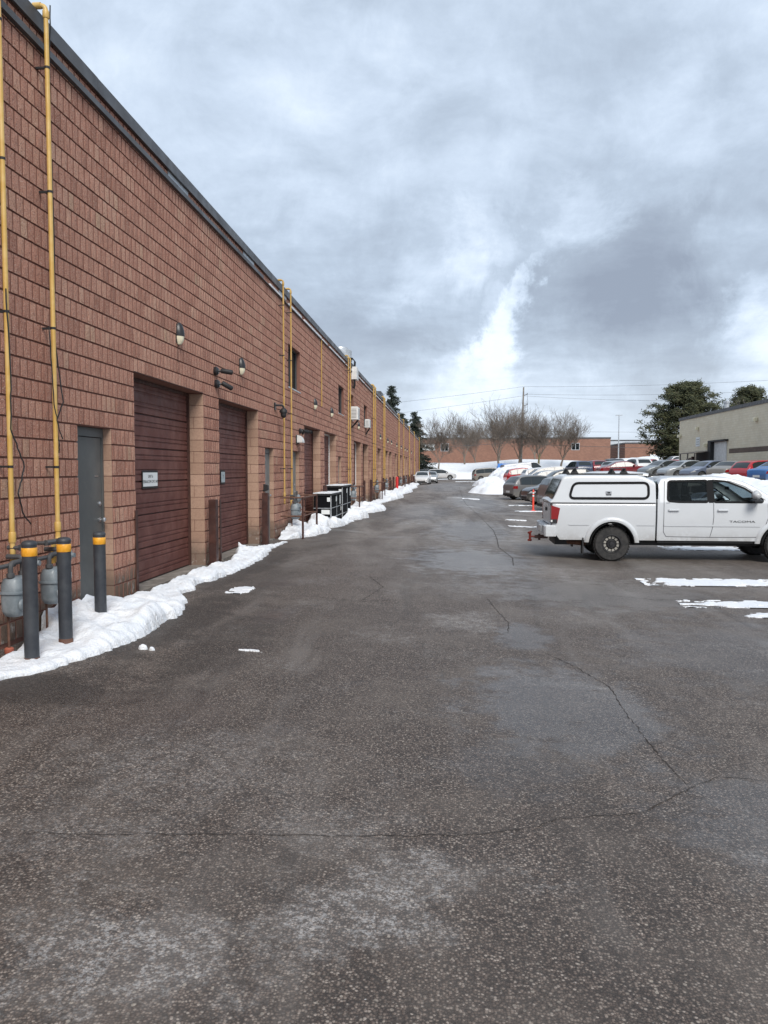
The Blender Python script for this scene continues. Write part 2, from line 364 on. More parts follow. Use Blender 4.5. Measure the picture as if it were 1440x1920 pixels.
def b_asphalt(t, b):
    p = pos(t); x, y, z = t.sep(p); p2 = t.comb(x, y, 0)
    v = t.add('ShaderNodeTexVoronoi', feature='F1'); t.put(v.inputs['Vector'], p2); v.inputs['Scale'].default_value = 88; v.inputs['Randomness'].default_value = 1
    stone = t.sep(v.outputs['Color'])[0]; sdist = v.outputs['Distance']
    v2 = t.add('ShaderNodeTexVoronoi', feature='F1'); t.put(v2.inputs['Vector'], p2); v2.inputs['Scale'].default_value = 48
    s2 = t.sep(v2.outputs['Color'])[1]
    base = t.ramp(stone, [(0, (.048, .036, .030)), (.40, (.104, .079, .065)), (.70, (.168, .13, .107)), (.87, (.235, .19, .158)), (1, (.38, .325, .28))])
    base = t.mix(t.maprange(sdist, .38, .62, 0, .75), base, (.022, .019, .017))
    base = t.mix(t.math('MULTIPLY', t.maprange(s2, .90, .99, 0, .75), t.maprange(v2.outputs['Distance'], .30, .42, 1, 0)), base, (.42, .37, .31))
    # broad tonal patches
    big = t.noise(p2, .22, 5, .6, .6); med = t.noise(p2, 1.1, 5, .65, .3)
    base = t.mix(t.maprange(big, .40, .64, .0, .55), base, t.mix(.5, base, (.055, .043, .036)))
    base = t.mix(t.maprange(med, .42, .68, 0, .35), base, (.16, .135, .115))
    # long faint streaks that run with the traffic
    sk = t.noise(t.comb(t.math('MULTIPLY', x, 1.6), t.math('MULTIPLY', y, .22), 0), 1, 5, .6, .4)
    base = t.mix(t.maprange(sk, .52, .72, 0, .45), base, (.19, .17, .155))
    def spot(px, py, rx, ry):
        dx = t.math('DIVIDE', t.math('SUBTRACT', x, px), rx); dy = t.math('DIVIDE', t.math('SUBTRACT', y, py), ry)
        dd = t.math('SQRT', t.math('ADD', t.math('MULTIPLY', dx, dx), t.math('MULTIPLY', dy, dy)))
        dd = t.math('ADD', dd, t.math('MULTIPLY', t.math('SUBTRACT', t.noise(p2, 2.4, 5, .7), .5), 2.6))
        return t.maprange(dd, .45, 1.15, 1, 0)
    def total(lst):
        o = None
        for a in lst:
            q = t.math('MULTIPLY', spot(*a[:4]), a[4]); o = q if o is None else t.math('MAXIMUM', o, q)
        return o
    salt = total([(-.35, 3.15, .45, .35, 1), (-.15, 3.45, .4, .3, .8), (-1.2, 2.75, .6, .35, 1), (-1.8, 3.6, .6, .35, .4), (-.6, 3.9, .5, .35, .45), (-1.6, 4.6, .9, .7, .4), (.25, 9.6, .5, .8, .9), (1.7, 10.3, .7, .7, .35), (.5, 12.5, 1.2, 1.2, .55), (1.1, 15.2, 2.2, 1.5, .6), (0.6, 20, 2.0, 2.2, .5)])
    grain = t.math('MULTIPLY', t.maprange(t.noise(p2, 34, 5, .85), .46, .58), t.maprange(t.noise(p2, 8, 4, .7), .42, .55))
    salt = t.math('MULTIPLY', salt, t.math('ADD', t.math('MULTIPLY', grain, .75), .12))
    flecks = t.maprange(t.noise(p2, 38, 2, .6), .735, .80)
    saltc = t.math('MAXIMUM', t.math('MULTIPLY', salt, .55), t.math('MULTIPLY', flecks, .8))
    fnear = t.math('MULTIPLY', t.maprange(t.noise(p2, .8, 5, .6), .50, .72), t.math('MULTIPLY', grain, .3))
    saltc = t.math('MAXIMUM', saltc, fnear)
    wet = total([(.95, 6.3, .95, 1.6, .9), (1.9, 4.3, .8, .8, .8), (.9, 8.9, .35, 1.0, .8), (-2.6, 5.4, 1.5, .7, .6), (3.2, 8.6, 1.6, 1.6, .55), (2.5, 12.6, 2.2, 2.0, .6), (.6, 16.5, 1.6, 3.0, .8), (3.0, 16.8, 3, 1.0, .7), (.8, 25, 1.6, 6, .7), (-1.2, 34, 1.8, 9, .5), (1.8, 48, 2.2, 14, .7), (0, 80, 3, 22, .6), (.45, 5.0, .5, .6, .5)])
    wet = t.math('MAXIMUM', wet, t.maprange(t.noise(p2, .33, 5, .6, .8), .57, .74, 0, .8))
    base = t.mix(t.math('MULTIPLY', wet, .22), base, (.05, .05, .052))
    oil = t.maprange(t.noise(p2, .9, 6, .7, 1.2), .62, .72, 0, .45)
    base = t.mix(oil, base, (.03, .025, .022))
    trk = t.noise(t.comb(t.math('ADD', t.math('MULTIPLY', x, 3.2), t.math('MULTIPLY', t.noise(p2, .15, 2), 6)), t.math('MULTIPLY', y, .10), 7), 1, 4, .6)
    base = t.mix(t.maprange(trk, .50, .68, 0, .30), base, (.045, .037, .032))
    base = t.mix(saltc, base, (.58, .57, .56))
    far_sheen = t.math('MULTIPLY', t.maprange(y, 7, 26, .0, .55), t.maprange(t.noise(t.comb(t.math('MULTIPLY', x, .5), t.math('MULTIPLY', y, .12), 0), 1.3, 7, .68, .8), .36, .66))
    base = t.mix(far_sheen, base, (.30, .275, .25))  # pale tint on the far lane, painted in for grazing wet reflection
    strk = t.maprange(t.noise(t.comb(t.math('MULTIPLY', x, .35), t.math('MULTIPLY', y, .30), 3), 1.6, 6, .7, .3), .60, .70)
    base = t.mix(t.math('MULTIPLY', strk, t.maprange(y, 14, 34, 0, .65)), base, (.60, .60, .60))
    damp = total([(-3.1, 8.6, .55, 2.4, .9), (-3.5, 14, .5, 4, .8), (-3.1, 22, .6, 4, .7), (-2.8, 33, .7, 8, .6), (-3.3, 5.9, 1.1, .5, 1), (-2.3, 7.8, .5, 2.0, .6), (-2.9, 11.5, .5, 3, .55), (-3.0, 19, .6, 4, .45)])
    base = t.mix(t.math('MULTIPLY', damp, .6), base, (.016, .013, .011))
    t.put(b.inputs['Base Color'], base)
    rg = t.maprange(wet, 0, 1, .68, .27, False)
    t.put(b.inputs['Roughness'], t.math('ADD', rg, t.math('MULTIPLY', saltc, .3)))
    b.inputs['Specular IOR Level'].default_value = .5
    h = t.math('SUBTRACT', t.math('MULTIPLY', stone, .35), sdist)
    h = t.math('MULTIPLY', h, t.maprange(wet, 0, 1, 1, .5))
    t.put(b.inputs['Normal'], t.bump(h, .55, .006))
M_asphalt = mat('coarse_asphalt', build=b_asphalt)
M_crack = mat('crack_dark', (.035, .028, .024), .9)

# ------------------------------------------------------------------ ground
def axis(segs):
    o = [segs[0][0]]
    for a, b_, n in segs: o += [a + (b_ - a) * (k + 1) / n for k in range(n)]
    return o
def sheet(xs, ys, f): return [[(x, y, f(x, y)) for x in xs] for y in ys]
gx = axis([(-1500, -60, 6), (-60, -6, 10), (-6, 40, 46), (40, 120, 12), (120, 1500, 6)]); gy = axis([(-600, -20, 5), (-20, 100, 60), (100, 170, 60), (170, 300, 8), (300, 2500, 8)])
g = MB(); g.grid(sheet(gx, gy, lambda x, y: terr(x, y) - (.25 if (x < 61 and y < 121.5) else 0.02)), flip=False)
g.build('ground', M_field, smooth=True, kind='structure')
ax = axis([(XW - .04, 40, 90), (40, 60, 4)]); ay = axis([(-8, 60, 100), (60, 120.5, 40)])
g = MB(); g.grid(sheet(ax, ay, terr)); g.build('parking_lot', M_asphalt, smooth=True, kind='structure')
g = MB(); g.grid(sheet(axis([(-60, 60, 24)]), axis([(127, 134.5, 8)]), lambda x, y: terr(x, y) + .05)); g.build('road', M_asphalt, smooth=True, kind='structure')
def crack(pts, wd, seed):
    r = random.Random(seed); P = []
    for (x0, y0), (x1, y1) in zip(pts[:-1], pts[1:]):
        L = math.hypot(x1 - x0, y1 - y0); n = max(2, int(L / .035)); nx, ny = -(y1 - y0) / L, (x1 - x0) / L
        for k in range(n):
            t = k / n; j = .035 * fbm(x0 + t * L * 1.3, seed, 0, 6, 3) + r.uniform(-.004, .004)
            P.append((x0 + (x1 - x0) * t + nx * j, y0 + (y1 - y0) * t + ny * j))
    rows = []
    for i, (x, y) in enumerate(P):
        a = P[max(0, i - 1)]; c = P[min(len(P) - 1, i + 1)]; L = math.hypot(c[0] - a[0], c[1] - a[1]) or 1
        nx, ny = -(c[1] - a[1]) / L, (c[0] - a[0]) / L; ww = wd * r.uniform(.15, 1.0) * min(1, i / 8 + .1, (len(P) - i) / 8 + .1)
        # sits in the plane of the asphalt triangles below
        z = zsheet(x, y) + .004
        rows.append([(x - nx * ww, y - ny * ww, z), (x + nx * ww, y + ny * ww, z)])
    return rows
def zsheet(x, y):
    i = int(np.searchsorted(ax, x)) - 1; j = int(np.searchsorted(ay, y)) - 1
    i = min(max(i, 0), len(ax) - 2); j = min(max(j, 0), len(ay) - 2)
    u = (x - ax[i]) / (ax[i + 1] - ax[i]); v = (y - ay[j]) / (ay[j + 1] - ay[j])
    a, b_, c, e = terr(ax[i], ay[j]), terr(ax[i + 1], ay[j]), terr(ax[i], ay[j + 1]), terr(ax[i + 1], ay[j + 1])
    return a * (1 - u) * (1 - v) + b_ * u * (1 - v) + c * (1 - u) * v + e * u * v
cr = MB()
for k, (pts, wd) in enumerate([
    ([(-2.2, 3.55), (-1.63, 3.62), (-1.1, 3.72), (-.54, 3.80), (.1, 3.92), (.5, 4.08), (.62, 4.2), (1.11, 4.36), (1.5, 4.78), (1.74, 5.0), (2.2, 5.0), (2.9, 5.15)], .0045),
    ([(1.5, 4.78), (1.46, 5.3), (1.44, 6.1), (1.47, 7.0), (1.25, 7.7), (1.0, 8.3)], .0055),
    ([(.72, 9.0), (.78, 9.7), (.67, 10.7), (.60, 11.6)], .007), ([(1.35, 15.7), (1.46, 17.2), (1.30, 19.5), (1.42, 22), (1.50, 25), (1.40, 31), (1.05, 45), (1.15, 75)], .013),
    ([(-2.1, 10.8), (-1.2, 10.6), (-.5, 11.0)], .008), ([(-1.2, 10.6), (-1.0, 12.0), (-1.35, 13.2)], .008), ([(2.4, 12.6), (3.3, 12.2), (4.2, 12.4)], .009)]):
    cr.grid(crack(pts, wd, k))
cr.build('asphalt_crack', M_crack, kind='structure')

# ------------------------------------------------------------------ left building
BY0, BY1, ZT = -3.0, 115.0, 6.40
bays = [(10.2, 13.2), (14.1, 17.1), (22.7, 25.65), (26.45, 29.3), (34.9, 37.9), (38.6, 41.4), (46.9, 49.5), (52.65, 55.4), (56.4, 59.0), (62.6, 65.2), (69.7, 72.6), (75.2, 78.1), (79.3, 82.1), (87.0, 89.4), (90.5, 93.2), (98.5, 101.3), (102.2, 105.0)]
mdoors = [(8.57, 9.47), (17.73, 18.63), (21.0, 21.9), (29.85, 30.75), (33.5, 34.35), (42.0, 42.9), (45.4, 46.3), (60.2, 61.1), (67.0, 67.9), (83.6, 84.5)]
wins = [(20.45, 22.1, 3.95, 5.08), (29.95, 31.55, 3.95, 5.05), (33.4, 34.8, 3.95, 5.05), (39.2, 40.7, 3.95, 5.05)]
ops = [(a, b_, 0, 3.05) for a, b_ in bays] + [(a, b_, 0, 2.24) for a, b_ in mdoors] + wins
bld = thing('brick_building', 'long reddish brown block building with roller doors along the left of the lot', 'building', (XW, 0, 0))
def free_z(y0, y1, z0, z1):
    cuts = sorted((c, e) for a, b_, c, e in ops if a < y1 - 1e-6 and b_ > y0 + 1e-6)
    o = []; z = z0
    for c, e in cuts:
        if c > z: o.append((z, min(c, z1)))
        z = max(z, e)
    if z < z1: o.append((z, z1))
    return [(a, b_) for a, b_ in o if b_ - a > .004]
ybs = sorted({BY0, BY1} | {v for o in ops for v in o[:2]})
core = MB()
for a, b_ in zip(ybs[:-1], ybs[1:]):
    for z0, z1 in free_z(a, b_, -.3, ZT): core.box(-.42, -.016, a, b_, z0, z1)
core.build('wall', M_mortar_shade, bld)
sh = MB(); sh.box(-40, -.42, BY0, BY1, 6.15, 6.35); sh.box(-40, -.42, BY1 - .4, BY1, -.3, 6.15); sh.box(-40, -.42, BY0, BY0 + .4, -.3, 6.15); sh.box(-40.4, -40, BY0, BY1, -.3, 6.6)
sh.build('roof', M_flash, bld)
sl = MB()
for a, b_ in bays: sl.box(-.5, -.42 + .0, a - .05, b_ + .05, -.3, 3.2)
build_each(sl, 'inner_lining', M_black, bld)
# split-face pieces
near, rest = [], []
PW = .4 / 3
for r in range(32):
    z0, z1 = .04 + .2 * r, min(.24 + .2 * r, 6.40)
    off = (r % 2) * PW / 2
    rops = [(a, b_, c, e) for a, b_, c, e in ops if c < z1 - .004 and e > z0 + .004]
    k = int((BY0 - off) / PW)
    while True:
        y0 = off + k * PW; y1 = y0 + PW; k += 1
        if y0 > BY1: break
        if y1 < BY0 + .01: continue
        segs = [(max(y0, BY0), min(y1, BY1), z0, z1)]
        full = True
        for a, b_, c, e in rops:
            ns = []
            for p0, p1, q0, q1 in segs:
                if a >= p1 or b_ <= p0: ns.append((p0, p1, q0, q1)); continue
                full = False
                if a > p0 + .012: ns.append((p0, a, q0, q1))
                if b_ < p1 - .012: ns.append((b_, p1, q0, q1))
                m0, m1 = max(p0, a), min(p1, b_)
                if c > q0 + .03 and m1 - m0 > .012: ns.append((m0, m1, q0, c))
                if e < q1 - .03 and m1 - m0 > .012: ns.append((m0, m1, e, q1))
            segs = ns
        for s_ in segs:
            vis = full and 6.4 < s_[0]
            (near if vis else rest).append(s_)
near.sort(key=lambda s_: s_[0] + .0 * s_[2])
rest += near[300:]; near = near[:300]
def piece_geo(w_, h_, rr, jy=.0045, jz=.005):
    # front face with a raised irregular middle; x is out of the wall
    c = .006; a = [(-.018, jy, jz), (-.018, w_ - jy, jz), (-.018, w_ - jy, h_ - jz), (-.018, jy, h_ - jz)]
    fr = [(rr.uniform(-.002, .004), y, z) for y, z in ((jy + c, jz + c), (w_ - jy - c, jz + c), (w_ - jy - c, h_ - jz - c), (jy + c, h_ - jz - c))]
    mid = (rr.uniform(.001, .008), w_ * rr.uniform(.35, .65), h_ * rr.uniform(.3, .7))
    v = a + fr + [mid]
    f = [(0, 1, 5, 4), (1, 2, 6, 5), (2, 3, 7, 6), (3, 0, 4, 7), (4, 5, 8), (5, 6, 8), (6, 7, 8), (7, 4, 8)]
    return v, f
variants = []
for k in range(10):
    v, f = piece_geo(PW, .2, rnd); m = MB(); m.add(v, f); m.m = [1] * 4 + [0] * 4; variants.append(m.mesh('brick', [M_brick, M_mortar_shade]))  # side faces take the dark mortar colour, painting in the joint shade
for s_ in near: link('brick', rnd.choice(variants), bld, (0, s_[0], s_[2]))
V = []; F = []
for p0, p1, q0, q1 in rest:
    v, f = piece_geo(p1 - p0, q1 - q0, rnd); o = len(V)
    V += [(x, y + p0, z + q0) for x, y, z in v]; F += [tuple(i + o for i in q) for q in f]
me = bpy.data.meshes.new('brick_field'); me.from_pydata(V, [], F); me.materials.append(M_brick); me.materials.append(M_mortar_shade); me.polygons.foreach_set('material_index', ([1] * 4 + [0] * 4) * len(rest))  # same painted joint shade on the side faces here
link('brick_field', me, bld, kind='stuff')
# jamb blocks (far side of every opening faces us)
jn = MB()
for bi, (a, b_) in enumerate(bays):
    for r in range(15):
        z0, z1 = .04 + .2 * r + .004, .24 + .2 * r - .004
        cuts = [(-.30, -.19), (-.182, -.004)] if (r + bi) % 3 == 0 else [(-.30, -.004)]
        for x0, x1 in cuts:
            if bi < 3:
                m = MB(); m.cbox(0, x1 - x0, 0, .012, 0, z1 - z0, .002); m.build('jamb_block', M_jamb, bld, loc=(x0, b_ - .010, z0))
            else: jn.box(x0, x1, b_ - .010, b_ + .002, z0, z1)
    jn.box(-.30, -.02, a - .002, a + .008, .04, 3.04)
for a, b_ in mdoors:
    for r in range(11):
        jn.box(-.12, -.004, b_ - .008, b_ + .002, .044 + .2 * r, .236 + .2 * r)
jn.build('jamb_facing', M_jamb, bld, kind='stuff')
# lintels, sills, coping, gutter
ln = MB()
for a, b_ in bays: ln.box(-.40, -.005, a, b_, 3.052, 3.060)
build_each(ln, 'lintel_plate', M_darkbrown, bld)
ap = MB()
for a, b_ in bays: ap.box(-.45, .04, a + .002, b_ - .002, -.2, .045)
for a, b_ in mdoors: ap.box(-.2, .015, a + .002, b_ - .002, -.2, .035)
build_each(ap, 'concrete_sill', M_concrete, bld)
y = BY0; k = 0
while y < BY1:
    y2 = min(y + 3.05, BY1)
    m = MB(); zo = rnd.uniform(-.004, .004)
    prof = [(-.50, 6.46), (.028, 6.43), (.036, 6.422), (.036, 6.265), (.05, 6.255), (.05, 6.245), (.014, 6.245), (.014, 6.41), (-.50, 6.43)]
    vs = [(x, yy, z + zo) for yy in (y + .003, y2 - .003) for x, z in prof]; n = len(prof)
    m.add(vs, [(i, (i + 1) % n, n + (i + 1) % n, n + i) for i in range(n)] + [tuple(range(n - 1, -1, -1)), tuple(range(n, 2 * n))])
    m.build('coping_section', M_flash, bld); y = y2; k += 1
gt = MB(); gt.box(-.004, .055, BY0, 17.5, 6.06, 6.075); gt.box(.045, .055, BY0, 17.5, 6.075, 6.13); gt.box(-.004, .004, BY0, 17.5, 6.075, 6.15)
gt.build('ledge_channel', M_flash, bld)
gt = MB()
gt.box(-.004, .05, 17.5, BY1, 6.06, 6.075); gt.build('ledge_channel', M_flash, bld)
gt = MB(); yy = 18.2
while yy < BY1 - 2:
    L = rnd.uniform(.8, 4.5); gt.cbox(.0, .05, yy, yy + L, 6.078, 6.078 + rnd.uniform(.03, .07), .006); yy += L + rnd.uniform(.15, 1.0)
build_each(gt, 'snow_on_ledge', M_snow, bld)
for a in (3.9, 11.6, 15.9, 19.3):
    m = MB(); m.add([(-.002, a, 6.15), (-.002, a + .9, 6.15), (.05, a + .9, 6.09), (.05, a, 6.09)], [(0, 1, 2, 3)]); m.box(-.001, .012, a, a + .9, 6.16, 6.24)
    m.build('ledge_cover', M_galv, bld)
# garage doors
def garage_door(a, b_, style=0):
    d_ = link('garage_door', None, bld, (-.30, a, .045)); wd = b_ - a; H = 3.0
    fr = MB(); fr.box(.005, .05, wd - .07, wd - .012, 0, H); fr.box(.005, .05, .012, .07, 0, H); fr.box(.005, .055, .07, wd - .07, H - .05, H)
    build_each(fr, 'door_track', M_darkbrown if style == 0 else M_white, d_)
    m = MB(); n = 6; ph = H / n
    # ribbed sheet profile
    prof = []; z = .004
    for zz_, xx in ((0, -.006), (.014, .018), (.085, .018), (.092, .006), (.108, .006), (.116, .018), (.15, .018), (.158, .006), (.174, .006), (.182, .018), (.30, .018), (.308, .006), (.324, .006), (.332, .018), (.37, .018), (.378, .006), (.394, .006), (.402, .018), (ph - .022, .018), (ph - .008, -.006)):
        prof.append((xx, zz_))
    m.grid([[(x, .05, z), (x, wd - .05, z)] for x, z in prof], flip=True)
    me_ = m.mesh('door_panel', M_doorred)
    for k in range(n): link('door_panel', me_, d_, (rnd.uniform(-.002, .002), 0, k * ph + .003))
    sl_ = MB(); sl_.box(.0, .024, .05, wd - .05, -.02, .004); sl_.build('bottom_seal', M_black, d_)
    bk = MB(); bk.box(-.05, -.008, 0, wd, 0, H); bk.build('door_backing', M_black, d_)
    return d_
gds = [garage_door(a, b_, 0 if i not in (3, 4) else 1) for i, (a, b_) in enumerate(bays)]
def plate(par, y, z, w_, h_, lines, frame=M_black, face=M_paper):
    s_ = link('name_plate', None, par, (.022, y, z))
    m = MB(); m.cbox(0, .012, -w_ / 2, w_ / 2, -h_ / 2, h_ / 2, .004); m.build('plate_frame', frame, s_)
    m = MB(); m.box(.012, .014, -w_ / 2 + .025, w_ / 2 - .025, -h_ / 2 + .03, h_ / 2 - .03); m.build('plate_face', face, s_)
    for tx, sz, dz in lines:
        o = link('plate_lettering', text_mesh(tx, sz, .0006), s_, (.0155, 0, dz)); o.data.materials.append(M_letter); o.rotation_euler = (R(90), 0, R(90))
plate(gds[0], 1.20, 1.53, .62, .27, [('UNIT 6', .062, .045), ('TERRACOM CMT. INC', .062, -.035)])
plate(gds[1], 1.12, 1.53, .30, .27, [('7', .12, 0)], M_black, mat('clear_plate', (.38, .45, .47), .3))
# metal corner angles
for i, (a, b_) in enumerate(bays[:9]):
    m = MB(); m.box(.012, .022, a - .075, a - .002, 0, 1.17); m.box(-.06, .022, a - .002, a + .006, 0, 1.17); m.build('corner_guard', M_darkbrown, bld)
# man doors
def man_door(a, b_, i):
    m_ = M_greydoor if i == 0 else M_greydoor2 if i in (1, 2, 3) else M_doorred
    d_ = link('door', None, bld, (-.12, a, .036)); wd = b_ - a
    f = MB(); f.box(-.04, .012, 0, .05, 0, 2.2); f.box(-.04, .012, wd - .05, wd - .01, 0, 2.2); f.box(-.04, .012, .05, wd - .05, 2.09, 2.2); f.build('door_frame', m_, d_)
    l = MB(); l.cbox(-.04, .0, .056, wd - .056, .01, 2.082, .003); l.build('door_leaf', m_, d_)
    k = MB(); k.lathe([(.03, 0), (.03, .012), (.02, .02), (.0, .024)], (0, wd - .13, 1.26), 'x', 14)
    k.lathe([(.028, 0), (.028, .01), (.012, .014), (.012, .045), (.026, .05), (.03, .065), (.02, .08), (0, .082)], (0, wd - .13, 1.06), 'x', 14)
    build_each(k, 'door_knob', M_steel, d_, smooth=True)
    if i == 0:
        s_ = MB(); s_.box(0, .006, wd - .25, wd - .15, 1.60, 1.612); s_.build('door_slot', M_steel, d_)
    if i in (1, 2):
        s_ = MB(); s_.box(.0005, .003, .22, .36, 1.40, 1.48); s_.box(.0005, .003, .25, .36, 1.22, 1.3); build_each(s_, 'door_sticker', M_paper, d_)
for i, (a, b_) in enumerate(mdoors): man_door(a, b_, i)
for i, (a, b_, c, e) in enumerate(wins):
    wn_ = link('window', None, bld, (-.13, a, c)); wd, hh = b_ - a, e - c
    f = MB(); t_ = .03
    f.box(-.05, .03, 0, t_, 0, hh); f.box(-.05, .03, wd - t_, wd, 0, hh); f.box(-.05, .03, t_, wd - t_, 0, t_); f.box(-.05, .03, t_, wd - t_, hh - t_, hh); f.box(-.02, .02, wd * .5 - .02, wd * .5 + .02, t_, hh - t_)
    f.build('window_frame', mat('dark_window_frame', (.06, .062, .065), .6), wn_)
    g_ = MB(); g_.box(-.02, -.012, t_, wd * .5 - .02, t_, hh - t_); g_.build('pane', M_glassdark, wn_)
    g_ = MB(); g_.box(-.02, -.012, wd * .5 + .02, wd - t_, t_, hh - t_); g_.build('pane', M_glassdark, wn_)
    g_ = MB(); g_.box(-.1, -.05, 0, wd, 0, hh); g_.build('window_back', M_black, wn_)
    s_ = MB(); s_.box(.031, .14, -.03, wd + .03, -.03, .005); s_.build('window_sill', M_winframe, wn_)
dv = MB(); dv.box(-.012, .006, 31.98, 31.995, .04, 6.3); dv.box(-.012, .006, 19.0, 19.012, 3.2, 6.0); build_each(dv, 'control_joint', M_mortar_shade, bld)

# ------------------------------------------------------------------ gas risers
WX = XW
ZP = 6.47
def elbow(p0, corner, p1, r=.05, n=5):
    p0, c, p1 = Vector(p0), Vector(corner), Vector(p1); a = c + (p0 - c).normalized() * r; b_ = c + (p1 - c).normalized() * r; o = [p0]
    for k in range(n + 1): t = k / n; o.append(a * (1 - t) ** 2 + c * 2 * t * (1 - t) + b_ * t * t)
    return o + [p1]
def riser(y, ztop, zbot, r, material, label, jog=False, brackets=True, over=True):
    t_ = thing('gas_pipe', label, 'gas pipe', (WX + .12, y, 0), group='yellow gas pipes on the brick wall')
    m = MB()
    pts = [(0, 0, zbot)]
    pts += elbow((0, 0, zbot), (0, 0, ztop), (-.45, 0, ztop), .06)[1:] if over else [(0, 0, ztop)]
    m.tube(pts, r, 12); m.build('pipe', material, t_, smooth=True)
    c = MB(); c.lathe([(r * 1.25, 0), (r * 1.4, .01), (r * 1.4, .07), (r * 1.2, .08)], (0, 0, ztop - .13), 'z', 12)
    c.tube([(-.05, 0, ztop), (-.13, 0, ztop)], r * 1.35, 12)
    c.lathe([(r * 1.3, 0), (r * 1.4, .01), (r * 1.4, .09), (r * 1.2, .1)], (0, 0, zbot + .05), 'z', 12)
    if jog:
        c.tube(elbow((0, 0, zbot + .02), (0, 0, zbot - .05), (0, -.10, zbot - .05), .04)[0:], r * 1.15, 10); c.tube(elbow((0, -.07, zbot - .05), (0, -.10, zbot - .05), (0, -.10, zbot - .28), .03), r * 1.05, 10)
    else: c.lathe([(r * .8, 0), (r * 1.1, .01), (r * 1.1, .05), (r * .9, .06), (r * 1.1, .07), (r * 1.1, .14)], (0, 0, zbot - .15), 'z', 12)
    c.build('pipe_fitting', material, t_, smooth=True)
    b2 = MB()
    if brackets:
        for z in (1.75, 3.2, 4.6, 5.85):
            b2.box(-.118, -r, -.012, .012, z - .01, z + .01); b2.lathe([(r * 1.12, -.012), (r * 1.12, .012)], (0, 0, z), 'z', 12)
        build_each(b2, 'pipe_bracket', M_black, t_)
    return t_
riser(6.98, ZP, .98, .024, M_yellow, 'yellow gas pipe at the extreme left edge above the nearest meter')
riser(7.84, ZP, 1.02, .024, M_yellow, 'tall yellow gas pipe with an elbow over the roof left of the nearest grey door', jog=True)
riser(19.3, ZP, 1.0, .021, M_yellow2, 'left one of the two yellow gas pipes between the second and third grey doors')
riser(20.23, ZP, .95, .021, M_yellow2, 'right one of the two yellow gas pipes beside the first upper window', jog=True)
riser(32.1, ZP, 1.0, .024, M_yellow2, 'left pipe of the close yellow pair before the white wall boxes')
riser(32.75, ZP, 1.0, .024, M_yellow2, 'right pipe of the close yellow pair before the white wall boxes')
riser(43.2, ZP, .95, .042, M_yellow2, 'yellow gas pipe beyond the second white air conditioner'); riser(44.3, ZP, .95, .032, M_yellow2, 'thinner yellow gas pipe just right of the one beyond the air conditioners')
riser(50.1, ZP, .95, .032, M_yellow2, 'left yellow gas pipe of the pair near the red bollard'); riser(51.0, ZP, .95, .032, M_yellow2, 'right yellow gas pipe of the pair near the red bollard')
riser(66.0, ZP, .95, .042, M_yellow2, 'far yellow gas pipe just behind the red bollard'); riser(73.3, ZP, .95, .032, M_yellow2, 'far yellow gas pipe, second one behind the red bollard')
riser(84.5, ZP, .95, .042, M_yellow2, 'far yellow gas pipe, third one behind the red bollard'); riser(97.0, ZP, .95, .042, M_yellow2, 'farthest yellow gas pipe above the parked white hatchback'); riser(114.6, ZP, .95, .042, M_yellow2, 'yellow gas pipe on the far end corner of the brick building')
m = MB(); m.tube([(WX + .03, 25.75, 3.85), (WX + .03, 25.75, 6.05)], .018, 8); m.build('conduit', M_yellow2, label='thin tan conduit running up the wall above the paired bay doors', cat='conduit')
def cable(name, pts, r, label):
    P = []
    for (a, b_) in zip(pts[:-1], pts[1:]):
        for k in range(8):
            t = k / 8; P.append(tuple(a[i] * (1 - t) + b_[i] * t + .012 * fbm(t * 3 + a[2], i * 7., a[1], 2, 2) for i in range(3)))
    P.append(pts[-1]); m = MB(); m.tube(P, r, 6); m.build(name, M_black, smooth=True, label=label, cat='cable')
cable('black_cable', [(WX + .10, 7.97, 6.55), (WX + .07, 7.96, 5.6), (WX + .08, 7.98, 4.2), (WX + .05, 8.0, 3.1), (WX + .12, 8.02, 2.45), (WX + .07, 7.93, 2.2), (WX + .15, 7.86, 2.0), (WX + .12, 7.9, 1.9)], .007, 'black cable running down beside the tall yellow pipe with the roof elbow')
cable('black_cable', [(WX + .15, 6.93, 3.4), (WX + .16, 6.96, 2.6), (WX + .18, 6.9, 2.1), (WX + .22, 7.05, 1.75), (WX + .20, 6.96, 1.5), (WX + .16, 7.12, 1.28), (WX + .10, 7.35, 1.18)], .007, 'loose black cable end curling round the leftmost yellow pipe')
cable('black_cable', [(WX + .14, 7.72, 3.2), (WX + .16, 7.75, 2.4), (WX + .17, 7.82, 2.15), (WX + .15, 7.93, 2.05)], .006, 'short black cable hooked left of the tall yellow pipe above the meter')

